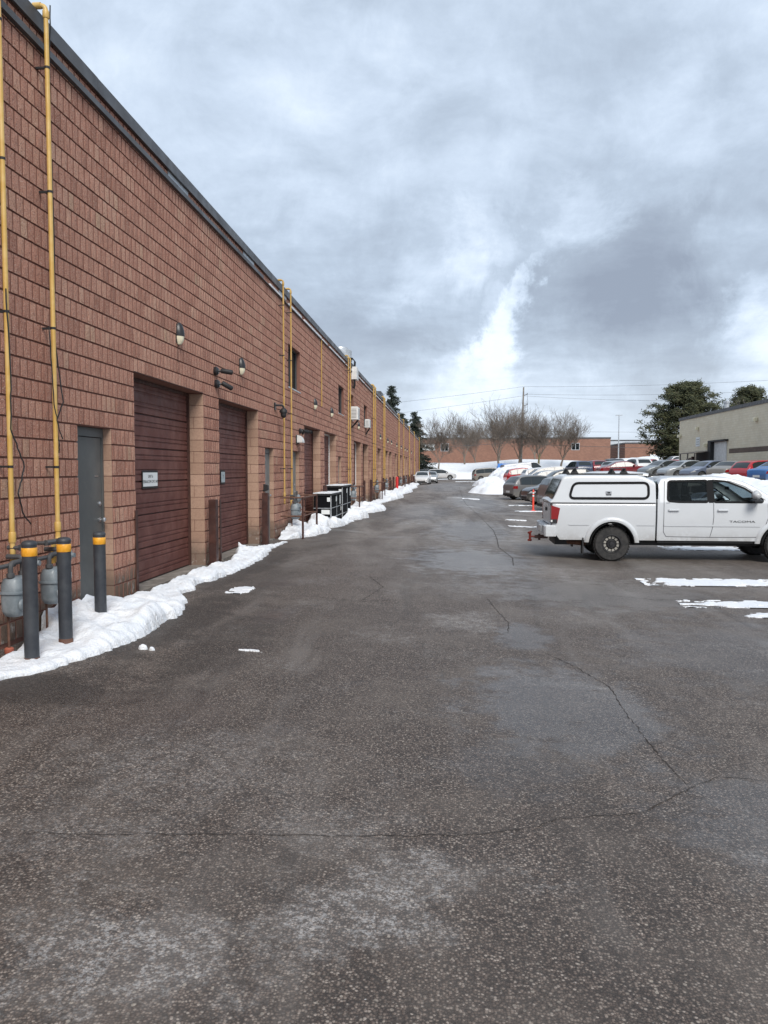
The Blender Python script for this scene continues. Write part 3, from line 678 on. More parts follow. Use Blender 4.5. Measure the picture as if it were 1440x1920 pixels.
# gas meters
def gas_meter(x, y, label, sc=1.0, full=True):
    t_ = thing('gas_meter', label, 'gas meter', (x, y, 0), group='gas meters along the brick wall'); t_.scale = (sc, sc, sc)
    m = MB()   # tinned body: lathe-like rounded box
    def ring(z, hx, hy, n=20):
        o = []
        for k in range(n):
            a = 2 * math.pi * k / n; ca, sa = math.cos(a), math.sin(a)
            e = .55; o.append((hx * math.copysign(abs(ca) ** e, ca), hy * math.copysign(abs(sa) ** e, sa), z))
        return o
    prof = [(.36, .05, .09), (.37, .075, .12), (.42, .095, .15), (.52, .10, .155), (.575, .10, .155), (.58, .115, .17), (.595, .115, .17), (.60, .10, .155), (.66, .10, .15), (.715, .085, .13), (.73, .05, .09)]
    rg = [ring(*p) for p in prof]; n = 20; vs = [q for r_ in rg for q in r_]; fs = []
    for i in range(len(rg) - 1):
        for k in range(n): fs.append((i * n + k, i * n + (k + 1) % n, (i + 1) * n + (k + 1) % n, (i + 1) * n + k))
    fs += [tuple(range(n - 1, -1, -1)), tuple((len(rg) - 1) * n + k for k in range(n))]
    m.add(vs, fs); m.build('meter_body', M_meter, t_, smooth=True, angle=50)
    lb = MB()
    for s_ in (-1, 1): lb.lathe([(.0, .118), (.03, .116), (.05, .108), (.058, .09)], (0, s_ * .075, .475), 'x', 18)
    build_each(lb, 'meter_lobe', M_meter, t_, smooth=True)
    dx = MB(); dx.cbox(.02, .125, -.055, .055, .64, .715, .01); dx.build('meter_dial', M_meter, t_)
    st_ = MB(); st_.box(.1165, .1185, .06, .13, .60, .66); st_.box(.1165, .1185, .05, .12, .50, .555); build_each(st_, 'meter_sticker', M_paper, t_)
    pp = MB(); pp.tube(elbow((0, -.10, .72), (0, -.10, .86), (-.02, .26, .86), .05), .024, 10); pp.tube([(0, .10, .72), (0, .10, .82)], .024, 10)
    pp.tube(elbow((0, .10, .80), (0, .10, .90), (-.15, .10, .90), .04), .024, 10); pp.tube([(-.02, -.42, .84), (-.02, .0, .84)], .022, 10); pp.tube([(-.02, .26, .78), (-.02, .26, 1.0)], .022, 10)
    for yy_ in (-.10, .10): pp.lathe([(.036, 0), (.036, .035), (.03, .04)], (0, yy_, .73), 'z', 8)
    pp.build('meter_piping', M_flash, t_, smooth=True)
    rgm = MB(); rgm.lathe([(.0, -.045), (.05, -.04), (.09, -.02), (.10, -.004), (.10, .004), (.09, .02), (.05, .045), (.025, .06), (.025, .09), (0, .09)], (0.03, .2, .83), 'x', 22); rgm.build('regulator', M_meter, t_, smooth=True, angle=50)
    if full:
        vp = MB(); vp.tube([(-.08, -.02, .04), (-.08, -.02, .52)], .012, 8); vp.build('ground_pipe', M_rust, t_)
        cp = MB(); cp.lathe([(.035, 0), (.042, .01), (.042, .05), (.03, .06)], (-.08, -.02, .0), 'z', 12); cp.build('pipe_cap', M_clay, t_, smooth=True)
    return t_
gas_meter(-4.0, 6.83, 'grey gas meter behind the nearest charcoal bollard')
gas_meter(-4.0, 7.52, 'grey gas meter between the first two charcoal bollards')
gas_meter(-4.0, 20.1, 'pale grey gas meter inside the rusty guard rail by the third grey door', 1.15)
gas_meter(-4.0, 32.6, 'grey gas meter inside the guard rail behind the black bins', 1.15)
for y_, s_ in ((43.6, 'dark grey gas meter below the pipe beyond the air conditioners'), (50.6, 'dark grey gas meter below the yellow pair near the red bollard'), (66.4, 'small far gas meter left of the red bollard'), (73.6, 'small far gas meter below the second pipe behind the red bollard')): gas_meter(-4.0, y_, s_, 1.2, False)
def pipe_end(x, y, label):
    m = MB(); m.tube([(0, 0, 0), (0, .22, 0)], .03, 10); m.tube([(0, 0, 0), (-.12, 0, 0)], .02, 8); m.build('stub_pipe', M_flash, loc=(x, y, .98), smooth=True, label=label, cat='pipe')
pipe_end(-4.05, 6.98, 'short dark horizontal stub pipe above the leftmost gas meter'); pipe_end(-4.05, 7.45, 'short dark horizontal stub pipe above the second gas meter')
def rail(y0, y1, label, x=-3.62, front=True):
    t_ = thing('guard_rail', label, 'railing', (0, 0, 0), group='rusty guard rails around gas meters')
    for (px, py) in ((x, y1), (XW + .15, y1), (x, y0 + .12)):
        m = MB(); m.tube([(px, py, -.05), (px, py, 1.03)], .028, 8); m.build('rail_post', M_rust if px < -4 else M_darkbrown, t_, smooth=True)
    for z in (.55, 1.02):
        m = MB(); m.tube([(x, y0 + .12, z), (x, y1, z), (XW + .1, y1, z)], .022, 8); m.tube([(x, y0 + .12, z), (XW + .05, y0 + .12, z)], .022, 8); m.build('rail_bar', M_rust, t_, smooth=True)
    return t_
rail(19.0, 21.2, 'rusty pipe guard rail in front of the pale meter by the third grey door'); rail(31.6, 33.3, 'rusty pipe guard rail right behind the black bins')
rail(42.8, 44.8, 'brown guard rail around the meter beyond the air conditioners'); rail(49.8, 51.8, 'brown guard rail round the meter near the red bollard'); rail(65.5, 67.0, 'small far guard rail behind the red bollard')
rail(73.0, 74.4, 'second small far guard rail behind the red bollard'); rail(84.0, 86.0, 'farthest small guard rail before the white hatchback')

# bollards
def bollard(x, y, h, z0, label):
    t_ = thing('bollard', label, 'bollard', (x, y, z0), group='charcoal bollards by the gas meters'); r = .063
    m = MB(); m.lathe([(r, -.2), (r, h - .03), (r + .004, h - .028), (r + .004, h - .01), (r - .008, h + .006), (r * .5, h + .014), (0, h + .016)], (0, 0, 0), 'z', 28); m.build('post', M_bollard, t_, smooth=True, angle=40)
    b_ = MB(); b_.lathe([(r + .002, h - .125), (r + .0035, h - .123), (r + .0035, h - .052), (r + .002, h - .05)], (0, 0, 0), 'z', 28); b_.build('reflective_band', M_orange, t_, smooth=True, angle=40)
    k = MB(); k.lathe([(r + .003, -.1), (r + .003, .03), (r, .035)], (0, 0, 0), 'z', 28); k.build('rusty_foot', M_rust, t_, smooth=True)
bollard(-3.70, 6.53, 1.07, .01, 'nearest charcoal bollard with orange band, leftmost of three'); bollard(-3.67, 7.09, 1.0, .06, 'middle charcoal bollard with orange band just left of the grey door')
bollard(-3.76, 8.04, .92, .12, 'charcoal bollard standing in the snow heap in front of the grey door')
names = ['first', 'second', 'third', 'fourth', 'fifth', 'sixth', 'seventh', 'eighth', 'ninth', 'tenth', 'eleventh', 'twelfth', 'thirteenth', 'fourteenth', 'fifteenth', 'sixteenth', 'seventeenth']
pm = MB(); pm.cbox(-.065, .065, -.075, .075, -.15, 1.2, .006); pme = pm.mesh('guard_post', M_darkbrown)
for i, (a, b_) in enumerate(bays):
    link('guard_post', pme, None, (-4.10, b_ + .04, 0), label='square dark brown steel post at the right corner of the %s roller door' % names[i], cat='post', group='brown guard posts at the roller doors')
m = MB(); m.lathe([(.11, -.1), (.11, 1.15), (.09, 1.2), (0, 1.22)], (0, 0, 0), 'z', 16); m.build('red_bollard', M_red, loc=(-3.9, 60.0, -.02), smooth=True, label='bright red bollard in the snow beside the brick wall', cat='bollard')
m = MB(); m.lathe([(.02, 0), (.02, 2.9), (0, 2.9)], (0, 0, 0), 'z', 8); m.build('marker_rod', M_rust, loc=(-3.93, 61.0, -.02), label='thin tall rusty marker rod behind the red bollard', cat='rod')

# wall lamps
def lampshade():
    c = MB(); P = []
    for i in range(9):
        t = i / 8; z = .17 - .34 * t; r_ = math.sqrt(max(0, 1 - ((z) / .185) ** 2)); P.append([(.015 + .11 * r_ * math.sin(math.pi * k / 10) * (.75 + .25 * t), -.085 * r_ * math.cos(math.pi * k / 10), z) for k in range(11)])
    return P
P = lampshade()
lamp0 = thing('wall_lamp', 'dark oval wall lamp with cream lens above the first roller door', 'lamp', (XW, 11.94, 3.86), group='oval wall lamps on the brick wall')
m = MB(); m.grid(P[:6], flip=True); m.box(0, .015, -.07, .07, -.15, .15); m.build('housing', M_blackgloss, lamp0, smooth=True)
m = MB(); m.grid([[(x * .93, y * .97, z) for x, y, z in row] for row in P[4:]], flip=True); m.build('lens', M_cream, lamp0, smooth=True)
m = MB(); m.box(.001, .003, -.012, .012, -.5, -.16); m.build('rust_streak', mat('rust_stain', (.06, .022, .012), .9), lamp0)
for y_, z_, s_ in ((15.61, 3.84, 'dark oval wall lamp above the second roller door, right of the cameras'), (24.43, 3.82, 'small oval wall lamp right of the first upper window'), (27.94, 3.82, 'small oval wall lamp left of the second upper window'),
                   (36.5, 3.82, 'small oval wall lamp between the white air conditioners'), (48.45, 3.8, 'small far oval lamp above the single roller door'), (54.5, 3.8, 'tiny oval lamp above the eighth roller door'), (58.15, 3.8, 'tiny oval lamp above the ninth roller door'), (64.3, 3.8, 'tiny far oval lamp above the tenth roller door'),
                   (70.5, 3.8, 'tiny far oval lamp above the eleventh roller door'), (77.0, 3.8, 'tiny far oval lamp above the twelfth roller door'), (81.0, 3.8, 'tiny far oval lamp above the thirteenth roller door'), (91.0, 3.8, 'farthest tiny oval lamp above the white hatchback')):
    copy_tree(lamp0, (XW, y_, z_), 0, s_)
t_ = thing('wall_lamp', 'white quarter round wall lamp above the third grey door', 'lamp', (XW, 21.6, 2.52))
m = MB(); m.grid([[(.02 + .16 * math.sin(a), y, .2 * math.cos(a) - .02) for a in [math.pi / 2 * k / 8 for k in range(9)]] for y in (-.17, .17)]); m.box(0, .18, -.17, .17, -.03, -.018)
for s_ in (-.17, .17): m.add([(0.0, s_, -.02)] + [(.02 + .16 * math.sin(math.pi / 2 * k / 8), s_, .2 * math.cos(math.pi / 2 * k / 8) - .02) for k in range(9)], [tuple(range(10))])
m.build('shade', M_white, t_)
m = MB(); m.box(0, .03, -.20, .20, -.06, .18); m.build('back_plate', M_black, t_)
# cameras
def bullet_cam(y, z, az, el, label):
    t_ = thing('security_camera', label, 'camera', (XW, y, z), group='security cameras on the brick wall')
    m = MB(); m.lathe([(.075, 0), (.08, .01), (.08, .05), (.06, .065), (.05, .08), (0, .08)], (0, 0, 0), 'x', 20); m.build('junction_box', M_blackgloss, t_, smooth=True)
    d_ = Vector((math.cos(el) * math.cos(az), math.cos(el) * math.sin(az), math.sin(el))); p0 = Vector((.16, .02, .0))
    m = MB(); m.tube([(.06, 0, 0), (.12, .01, .0), p0], .018, 8); m.build('arm', M_blackgloss, t_, smooth=True)
    m = MB(); m.tube([p0 - d_ * .05, p0 - d_ * .03, p0 + d_ * .15, p0 + d_ * .17], [.03, .045, .045, .035], 16); m.build('camera_barrel', M_black, t_, smooth=True, angle=40)
    m = MB(); m.tube([p0 + d_ * .171, p0 + d_ * .173], .028, 14); m.build('camera_lens', M_glassdark, t_)
bullet_cam(13.85, 3.52, R(15), R(-8), 'upper black bullet camera above the pillar between the first two roller doors'); bullet_cam(13.9, 3.29, R(30), R(-28), 'lower black bullet camera above the pillar between the first two roller doors')
bullet_cam(21.9, 2.83, R(60), R(-10), 'black camera left of the third roller door above the white lamp'); bullet_cam(22.3, 2.83, R(-30), R(-5), 'second black camera at the left edge of the third roller door')
t_ = thing('security_camera', 'black dome camera on an arm by the second pair of yellow pipes', 'camera', (XW, 18.75, 3.28), group='security cameras on the brick wall')
m = MB(); m.box(0, .03, -.06, .06, -.09, .09); m.build('wall_plate', M_blackgloss, t_)
m = MB(); m.tube(elbow((0, 0, 0.03), (.20, .12, .03), (.20, .12, -.06), .06), .025, 10); m.build('arm', M_blackgloss, t_, smooth=True)
m = MB(); m.lathe([(0, -.28), (.04, -.27), (.065, -.24), (.07, -.20), (.07, -.16), (.09, -.15), (.09, -.09), (.06, -.05), (.03, -.03), (0, -.03)], (.20, .12, 0), 'z', 20); m.build('dome', M_black, t_, smooth=True, angle=40)
# mailbox
m = MB(); m.add([(0, 0, 0), (.09, 0, .03), (.09, 0, .14), (0, 0, .17), (0, .15, 0), (.09, .15, .03), (.09, .15, .14), (0, .15, .17)], [(0, 1, 2, 3), (4, 7, 6, 5), (1, 5, 6, 2), (2, 6, 7, 3), (0, 4, 5, 1)]); m.build('mailbox', M_black, loc=(XW + .01, 17.5, 1.22), label='small black mailbox on the wall left of the second grey door', cat='mailbox')
# air conditioners and wall box
def ac(y, z, w_, h_, dpt, label):
    t_ = thing('air_conditioner', label, 'air conditioner', (XW, y, z), group='white air conditioners under the upper windows')
    m = MB(); m.cbox(.0, dpt, 0, w_, 0, h_, .03); m.build('housing', M_white, t_)
    g_ = MB()
    for k in range(7): g_.box(dpt + .001, dpt + .004, w_ * .12, w_ * .88, .12 * h_ + k * h_ * .11, .15 * h_ + k * h_ * .11)
    for k in range(7): g_.box(dpt * .2, dpt * .8, -.004, -.001, .12 * h_ + k * h_ * .11, .15 * h_ + k * h_ * .11)
    build_each(g_, 'vent_grille', M_flash, t_)
    b_ = MB(); b_.tube([(0.02, w_ * .3, -.35), (dpt * .9, w_ * .3, -.02)], .02, 6); b_.tube([(0.02, w_ * .7, -.35), (dpt * .9, w_ * .7, -.02)], .02, 6); build_each(b_, 'support_bracket', M_black, t_)
ac(33.5, 3.92, .7, .56, .36, 'white air conditioner box below the window right of the close yellow pair'); ac(39.5, 3.90, .7, .42, .26, 'smaller white air conditioner with black bracket, farther along the wall')
t_ = thing('electrical_box', 'pale grey electrical box with black cables high on the wall by the roof edge', 'electrical box', (XW, 34.0, 5.72))
m = MB(); m.cbox(0, .24, 0, .7, 0, .55, .01); m.build('box', M_white, t_)
for k, yy_ in enumerate((.1, .25, .4)):
    m = MB(); m.tube([(.12, yy_, .55), (.14, yy_, .80), (.05, yy_ - .1, .92), (-.4, yy_ - .1, .88)], .028, 8); m.tube([(.12, yy_, 0), (.12, yy_ + .03, -.2), (.08, yy_ + .1, -.36), (0, yy_ + .1, -.3)], .025, 8); m.build('cable', M_black, t_, smooth=True)
t_ = thing('roof_fan', 'round silver exhaust fan on the roof above the wall box', 'exhaust fan', (XW - .85, 36.6, 6.35))
m = MB(); m.lathe([(.38, 0), (.38, .45), (.55, .5), (.6, .62), (.55, .66)], (0, 0, 0), 'z', 28); m.build('fan_base', M_galv, t_, smooth=True, angle=30)
m = MB(); m.lathe([(.55, .67), (.56, 1.0), (.5, 1.06), (.38, 1.08), (.36, 1.16), (.0, 1.2)], (0, 0, 0), 'z', 28); m.build('fan_hood', M_galv, t_, smooth=True, angle=30)
t_ = thing('rooftop_unit', 'grey rooftop unit showing above the far roof edge', 'rooftop unit', (XW - 1.9, 60, 6.35))
m = MB(); m.cbox(-1, 1, 0, 2.2, 0, 1.5, .03); m.build('cabinet', M_flash, t_)
m = MB(); m.box(1.002, 1.006, .2, 1.0, .2, 1.2); m.box(1.002, 1.006, 1.2, 2.0, .2, 1.2); build_each(m, 'louvre', M_black, t_)

# black bins
def bin_(x0, x1, y0, y1, h, label):
    t_ = thing('waste_bin', label, 'bin', ((x0 + x1) / 2, (y0 + y1) / 2, 0), group='black bins with white labels by the wall'); a, b_ = (x1 - x0) / 2, (y1 - y0) / 2
    m = MB(); m.cbox(-a, a, -b_, b_, 0, h - .06, .01); m.build('bin_body', M_binblack, t_)
    m = MB(); m.cbox(-a - .03, a + .03, -b_ - .03, b_ + .03, h - .058, h, .008); m.build('lid', M_black, t_)
    m = MB(); m.cbox(-a - .02, a + .02, -b_ - .02, b_ + .02, h + .002, h + .022, .008); m.build('snow_cover', M_snow, t_)
    m = MB()
    for z in (.2, .5): m.box(-a - .006, a + .006, -b_ - .006, -b_ - .001, z, z + .02); m.box(a + .001, a + .006, -b_, b_, z, z + .02)
    m.box(a - .02, a + .008, -b_ - .008, -b_ + .02, 0, h - .06); m.box(a + .001, a + .008, b_ * .1, b_ * .1 + .03, 0, h - .06); build_each(m, 'metal_strap', M_galv, t_)
    l = MB(); l.box(-a * .1, a * .85, -b_ - .012, -b_ - .007, .32, .46); l.box(a * .55, a * .9, -b_ - .012, -b_ - .007, h - .25, h - .12); build_each(l, 'sticker', M_paper, t_)
    l = MB(); l.box(a + .009, a + .012, -b_ * .1, b_ * .08, h - .28, h - .12); l.box(a + .009, a + .012, b_ * .72, b_ * .9, h - .4, h - .1); build_each(l, 'sticker', M_paper, t_)
bin_(-4.2, -3.64, 24.0, 26.2, .97, 'front black bin with white sticker behind a snow heap'); bin_(-4.18, -3.62, 26.5, 28.8, 1.17, 'taller black bin standing behind the front one against the wall')

# ------------------------------------------------------------------ snow
def snow_ribbon(label, nodes, seed, step=.03, nx=34, group='snow banks along the brick wall'):
    # nodes: (y, x_in, x_out, height, humps)
    ys = np.arange(nodes[0][0], nodes[-1][0] + step, step); N = np.array([n_[:4] for n_ in nodes], float)
    P = []
    for y in ys:
        xi, xo, h = (np.interp(y, N[:, 0], N[:, k]) for k in (1, 2, 3))
        xo += .20 * fbm(y, seed, 0, 1.7, 4) + .07 * fbm(y, seed + 3, 0, 8, 3); xi += .05 * fbm(y, seed + 9, 0, 3, 2) if xi > XW + .02 else 0
        xo = max(xo, xi + .02); row = []
        endf = min(1, (y - ys[0]) / .3, (ys[-1] - y) / .3); endf = max(0, endf) ** .6
        for k in range(nx):
            t = k / (nx - 1); tt = 1 - (1 - t) ** 1.0
            x = xi + (xo - xi) * tt
            edge = min(1, (1 - t) * 7) ** .45 * (min(1, (t) * 7 + (1 if xi < XW + .03 else 0)) ** .5)
            hh = .85 * h * edge * endf * (.66 + 1.0 * fbm(x, y, seed, 1.7, 4) + .34 * (1 - t)) + .022 * edge * endf * (.6 + 1.6 * abs(fbm(x, y, seed, 8, 3)))
            g0 = zsheet(x, y)
            row.append((x, y, g0 - .03 + max(0.0, hh) + (.031 if edge * endf > .25 else 0)))
        P.append(row)
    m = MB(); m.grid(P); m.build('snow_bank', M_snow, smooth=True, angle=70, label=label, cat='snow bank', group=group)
def mound(label, cx, cy, rx, ry, h, seed, n=44, rot=0, name='snow_heap', group='snow heaps', rough=.35, pw=.75, base=None, rag=.12):
    P = []; cr_, sr_ = math.cos(rot), math.sin(rot)
    for i in range(n + 1):
        row = []
        for j in range(n + 1):
            a, b_ = i / n * 2 - 1, j / n * 2 - 1
            rr = math.hypot(a, b_); ang = math.atan2(b_, a)
            x_, y_ = a * rx * 1.15, b_ * ry * 1.15
            x, y = cx + x_ * cr_ - y_ * sr_, cy + x_ * sr_ + y_ * cr_
            lim = .9 + .16 * fbm(math.cos(ang), math.sin(ang), seed, 1.2, 2) + rag * fbm(x, y, seed + 5, 1.2 / min(rx, ry) ** .5, 4)
            f = max(0, 1 - (rr / lim) ** 2) ** pw
            sc = 1.6 / max(rx, ry)
            f *= min(1, max(0, (1 - rr / max(lim, .05)) * 6)) ** .5 if rag < .3 else 1
            z = h * f * (1 + rough * 1.8 * fbm(x, y, seed, sc, 4)) + min(.22, .35 * h) * min(1, f * 3) * (.5 - abs(fbm(x, y, seed, 1.6 + sc, 4)) * 1.6)
            if rag > .3:
                q = f * 1.3 + 2.6 * fbm(x * 1.6, y * 3.2, seed, 2.2, 5); f = 1 if q > .30 else 0; z = h * .5 * min(1, (q - .3) * 4) if f else 0
            row.append((x, y, (terr(x, y) if base is None else base) - .04 + (z + .045 if f > 0 else 0)))
        P.append(row)
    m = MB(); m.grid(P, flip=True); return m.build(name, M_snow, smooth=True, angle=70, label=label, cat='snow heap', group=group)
# near bank: main strip, tall heap by the grey door, then thinner strip
snow_ribbon('long melting snow bank running from the bollards past the first two roller doors', [
    (5.3, XW + .28, -3.80, .03), (6.0, XW + .26, -3.66, .05), (6.3, XW + .24, -3.50, .06), (6.75, XW + .20, -3.34, .09), (7.2, XW + .10, -3.24, .13), (7.6, XW + .03, -3.18, .19), (8.0, XW + .02, -3.16, .25), (8.6, XW + .02, -3.18, .26), (9.0, XW + .04, -3.22, .22), (9.5, XW + .10, -3.34, .13),
    (10.0, XW + .14, -3.50, .10), (10.6, XW + .16, -3.70, .11), (11.3, XW + .12, -3.74, .12), (12.0, XW + .12, -3.64, .12), (12.8, XW + .10, -3.58, .10), (13.6, XW + .22, -3.56, .10), (14.4, XW + .18, -3.62, .12), (14.9, XW + .05, -3.62, .24), (15.4, XW + .04, -3.66, .26), (15.9, XW + .14, -3.76, .10), (17.0, XW + .26, -3.84, .06), (18.2, XW + .42, -3.82, .03)], 3)
snow_ribbon('snow bank piled round the rusty guard rail by the third grey door', [(18.7, XW + .06, -4.0, .04), (19.3, XW + .02, -3.75, .14), (20.2, XW + .02, -3.45, .28), (20.9, XW + .02, -3.35, .30), (21.6, XW + .1, -3.35, .2), (22.1, XW + .3, -3.35, .08), (22.4, XW + .3, -3.5, .03)], 5)
snow_ribbon('rounded snow heap in front of the black bins', [(21.9, XW + .2, -3.9, .1), (22.4, XW + .1, -3.55, .30), (23.0, XW + .05, -3.40, .42), (23.6, XW + .05, -3.30, .36), (24.3, XW + .6, -3.25, .20), (25.4, XW + .62, -3.2, .12), (26.2, XW + .62, -3.15, .07)], 8)
snow_ribbon('snow heap beside the far bin just before the second guard rail', [(25.9, XW + .62, -3.4, .05), (26.8, XW + .62, -3.15, .26), (28.2, XW + .62, -2.95, .34), (29.6, XW + .4, -3.05, .22), (30.6, XW + .3, -3.3, .05)], 11)
snow_ribbon('snow heap in front of the second guard rail', [(30.6, XW + .3, -3.5, .06), (31.6, XW + .1, -3.0, .26), (33.2, XW + .1, -2.7, .36), (35.0, XW + .2, -2.75, .2), (37, XW + .3, -3.3, .10), (40, XW + .35, -3.4, .14), (43, XW + .3, -3.2, .1)], 13, .08)
snow_ribbon('large pointed snow heap before the red bollard', [(43, XW + .5, -3.2, .1), (46, XW + .1, -3.0, .38), (49, XW + .1, -2.75, .5), (52, XW + .1, -3.0, .2), (54, XW + .3, -3.2, .08)], 17, .1)
snow_ribbon('snow heap around the foot of the red bollard', [(54, XW + .3, -3.2, .1), (57, XW + .1, -2.95, .30), (61, XW + .1, -2.7, .42), (66, XW + .1, -3.2, .15), (72, XW + .1, -2.8, .35), (78, XW + .1, -3.3, .2), (84, XW + .2, -3.1, .25), (100, XW + .2, -3.2, .3), (114, XW + .2, -3.2, .2)], 19, .16)
# loose lumps
for x, y, r_, s_ in ((-2.98, 7.28, .045, 'larger loose snow lump on the asphalt below the near snow bank'), (-2.88, 7.25, .03, 'smaller loose snow lump beside the larger one below the near bank')): mound(s_, x, y, r_, r_ * .8, r_ * .9, int(x * 50), 10, group='loose snow lumps')
for x, y, rx, ry, s_ in ((-3.0, 11.0, .14, .3, 'thin leftover snow patch beside the near bank'), (-1.95, 7.45, .11, .03, 'thin sliver of snow on the open asphalt'), (5.1, 14.2, 1.4, .42, 'long thin snow patch on the asphalt right below the pickup'), (4.6, 11.9, .95, .28, 'long thin snow patch nearest the right frame edge'), (4.7, 11.0, .5, .16, 'small thin snow streak at the right frame edge'),
                         (6.6, 20.4, .9, .45, 'snow patch seen under the pickup near its front wheel'), (3.9, 18.9, .4, .10, 'faint snow streak under the pickup cab'), (2.75, 27.5, .5, .2, 'thin snow patch left of the pickup tailgate'), (2.7, 31, .4, .2, 'thin snow patch below the orange marker'), (4.2, 37.9, .8, .3, 'thin snow patch at the orange marker base'), (4.2, 44.2, .6, .3, 'thin snow patch below the black parked car'),
                         (1.6, 52, .5, .6, 'thin snow patch in the middle of the lane'), (3.2, 104, 1.8, .9, 'thin snow patch behind the beige minivan')):
    mound(s_, x, y, rx, ry, (.018 if y < 30 else .04), int(x * 90 + y), 120 if y < 25 else 40, pw=.35, rag=1.5, group='thin snow patches', name='snow_patch')
mound('low snow heap beside the grey parked car', 4.3, 63.5, 2.4, 3.0, .75, 4); mound('tall ploughed snow pile between the minivan and the red hatchback', 7.2, 85.5, 3.0, 4.6, 1.9, 6, 70); mound('lower front slope of the ploughed snow by the red hatchback', 4.4, 79.5, 1.7, 3.2, .8, 44, 60)
mound('ploughed snow ridge behind the white pickup', 11.9, 36.5, 3.4, 5.6, 1.0, 12, 70, rough=.4); mound('snow bank at the right frame edge behind the pickup bonnet', 14.8, 34.5, 4.4, 4.6, .75, 23, 70, rough=.5)
mound('lower ploughed snow slope right of the pickup', 12.5, 30, 4.5, 4.5, .85, 31, 70, rough=.4)
mound('long snow ridge along the far edge of the lot', 1, 124.3, 26, 1.6, .55, 9, 60); mound('broad snow bank beyond the road in front of the brick building', 0, 146, 60, 10, .85, 15, 80, rough=.25); mound('rounded snow hump at the far end of the lane beside the building corner', -3.2, 139, 6, 5, 1.2, 18, 40)
mound('pale snow bank below the light pole', 40, 135, 16, 6, 2.2, 21, 60, rough=.3)

# ------------------------------------------------------------------ vehicles
def interp(pts):
    xs = [p[0] for p in pts]; zs = [p[1] for p in pts]; return lambda x: float(np.interp(x, xs, zs))
class Shape:
    def __init__(s, **k):
        s.__dict__.update(k); s.top = interp(s.top_pts); s.plan = interp(s.plan_pts)
    def w(s, x, z):
        W_ = s.W * s.plan(x); zb = s.belt
        if z < zb:
            t = (zb - z) / (zb - s.clear); return W_ * (1 - .035 * t * t - .02 * abs(t - .45))
        return W_ * .991 - (z - zb) * s.tum
    def zl(s, x):
        z = s.clear + (.10 if (x < .12 or x > s.L - .12) else 0)
        for xw in s.wheels:
            q = abs(x - xw)
            if q < s.ra: z = max(z, s.wr + math.sqrt(s.ra ** 2 - q * q))
        return z
    def sect(s, x, ns=9, nt=6):
        zt = s.top(x); zl = min(s.zl(x), zt - s.r - .01); r = s.r; ze = zt - r; o = []
        for k in range(ns): z = zl + (ze - zl) * k / (ns - 1); o.append((s.w(x, z), z))
        we = s.w(x, ze)
        for k in range(1, 4): a = math.pi / 2 * k / 3; o.append((we - r * 1.3 * (1 - math.cos(a)), ze + r * math.sin(a)))
        yw = o[-1][0]
        for k in range(1, nt + 1): y = yw * (1 - k / nt); o.append((y, zt + s.crown * (1 - (y / yw) ** 2)))
        return o
    def stations(s, n):
        xs = set(np.linspace(0, s.L, n)); xs |= {.015, .05, .09, s.L - .015, s.L - .05, s.L - .09}
        for xw in s.wheels:
            for k in range(25): xs.add(xw - s.ra * math.cos(math.pi * k / 24))
            xs |= {xw - s.ra - .004, xw + s.ra + .004}
        return sorted(x for x in xs if 0 <= x <= s.L)
    def body(s, n=60, x0=None, x1=None, hole=None, ns=9):
        xs = s.stations(n)
        if x0 is not None: xs = sorted({x for x in xs if x0 < x < x1} | {x0, x1})
        m = MB(); rows = []
        for x in xs:
            h = s.sect(x, ns); rows.append([(x, -y, z) for y, z in h] + [(x, y, z) for y, z in h[::-1][1:]])
        nm = len(rows[0]); fs = []
        for i in range(len(rows) - 1):
            for j in range(nm - 1):
                if hole:
                    c = [sum(p[k] for p in (rows[i][j], rows[i][j + 1], rows[i + 1][j], rows[i + 1][j + 1])) / 4 for k in range(3)]
                    if hole(c): continue
                a, b_, c_, e = i * nm + j, i * nm + j + 1, (i + 1) * nm + j + 1, (i + 1) * nm + j
                fs.append((a, e, c_, b_))
        fs.append(tuple(range(nm))); fs.append(tuple((len(rows) - 1) * nm + k for k in range(nm - 1, -1, -1)))
        m.add([q for r_ in rows for q in r_], fs); return m
    def side(s, m, x0, x1, zb, zt, off=.006, n=14, rows=4, sides=(-1, 1), mi=0):
        zb = zb if callable(zb) else (lambda x, q=zb: q); zt = zt if callable(zt) else (lambda x, q=zt: q)
        for sg in sides:
            P = []
            for x in np.linspace(x0, x1, n):
                a, b_ = zb(x), max(zb(x) + .002, zt(x)); P.append([(x, sg * (s.w(x, a + (b_ - a) * k / rows) + off), a + (b_ - a) * k / rows) for k in range(rows + 1)])
            m.grid(P, mi, flip=(sg > 0))
    def topp(s, m, x0, x1, f=.9, off=.008, n=8):
        P = []
        for x in np.linspace(x0, x1, n):
            zt = s.top(x); we = s.w(x, zt - s.r) - s.r * 1.3
            P.append([(x, y, zt + s.crown * (1 - (y / we) ** 2) + off) for y in np.linspace(-we * f, we * f, 9)])
        m.grid(P)
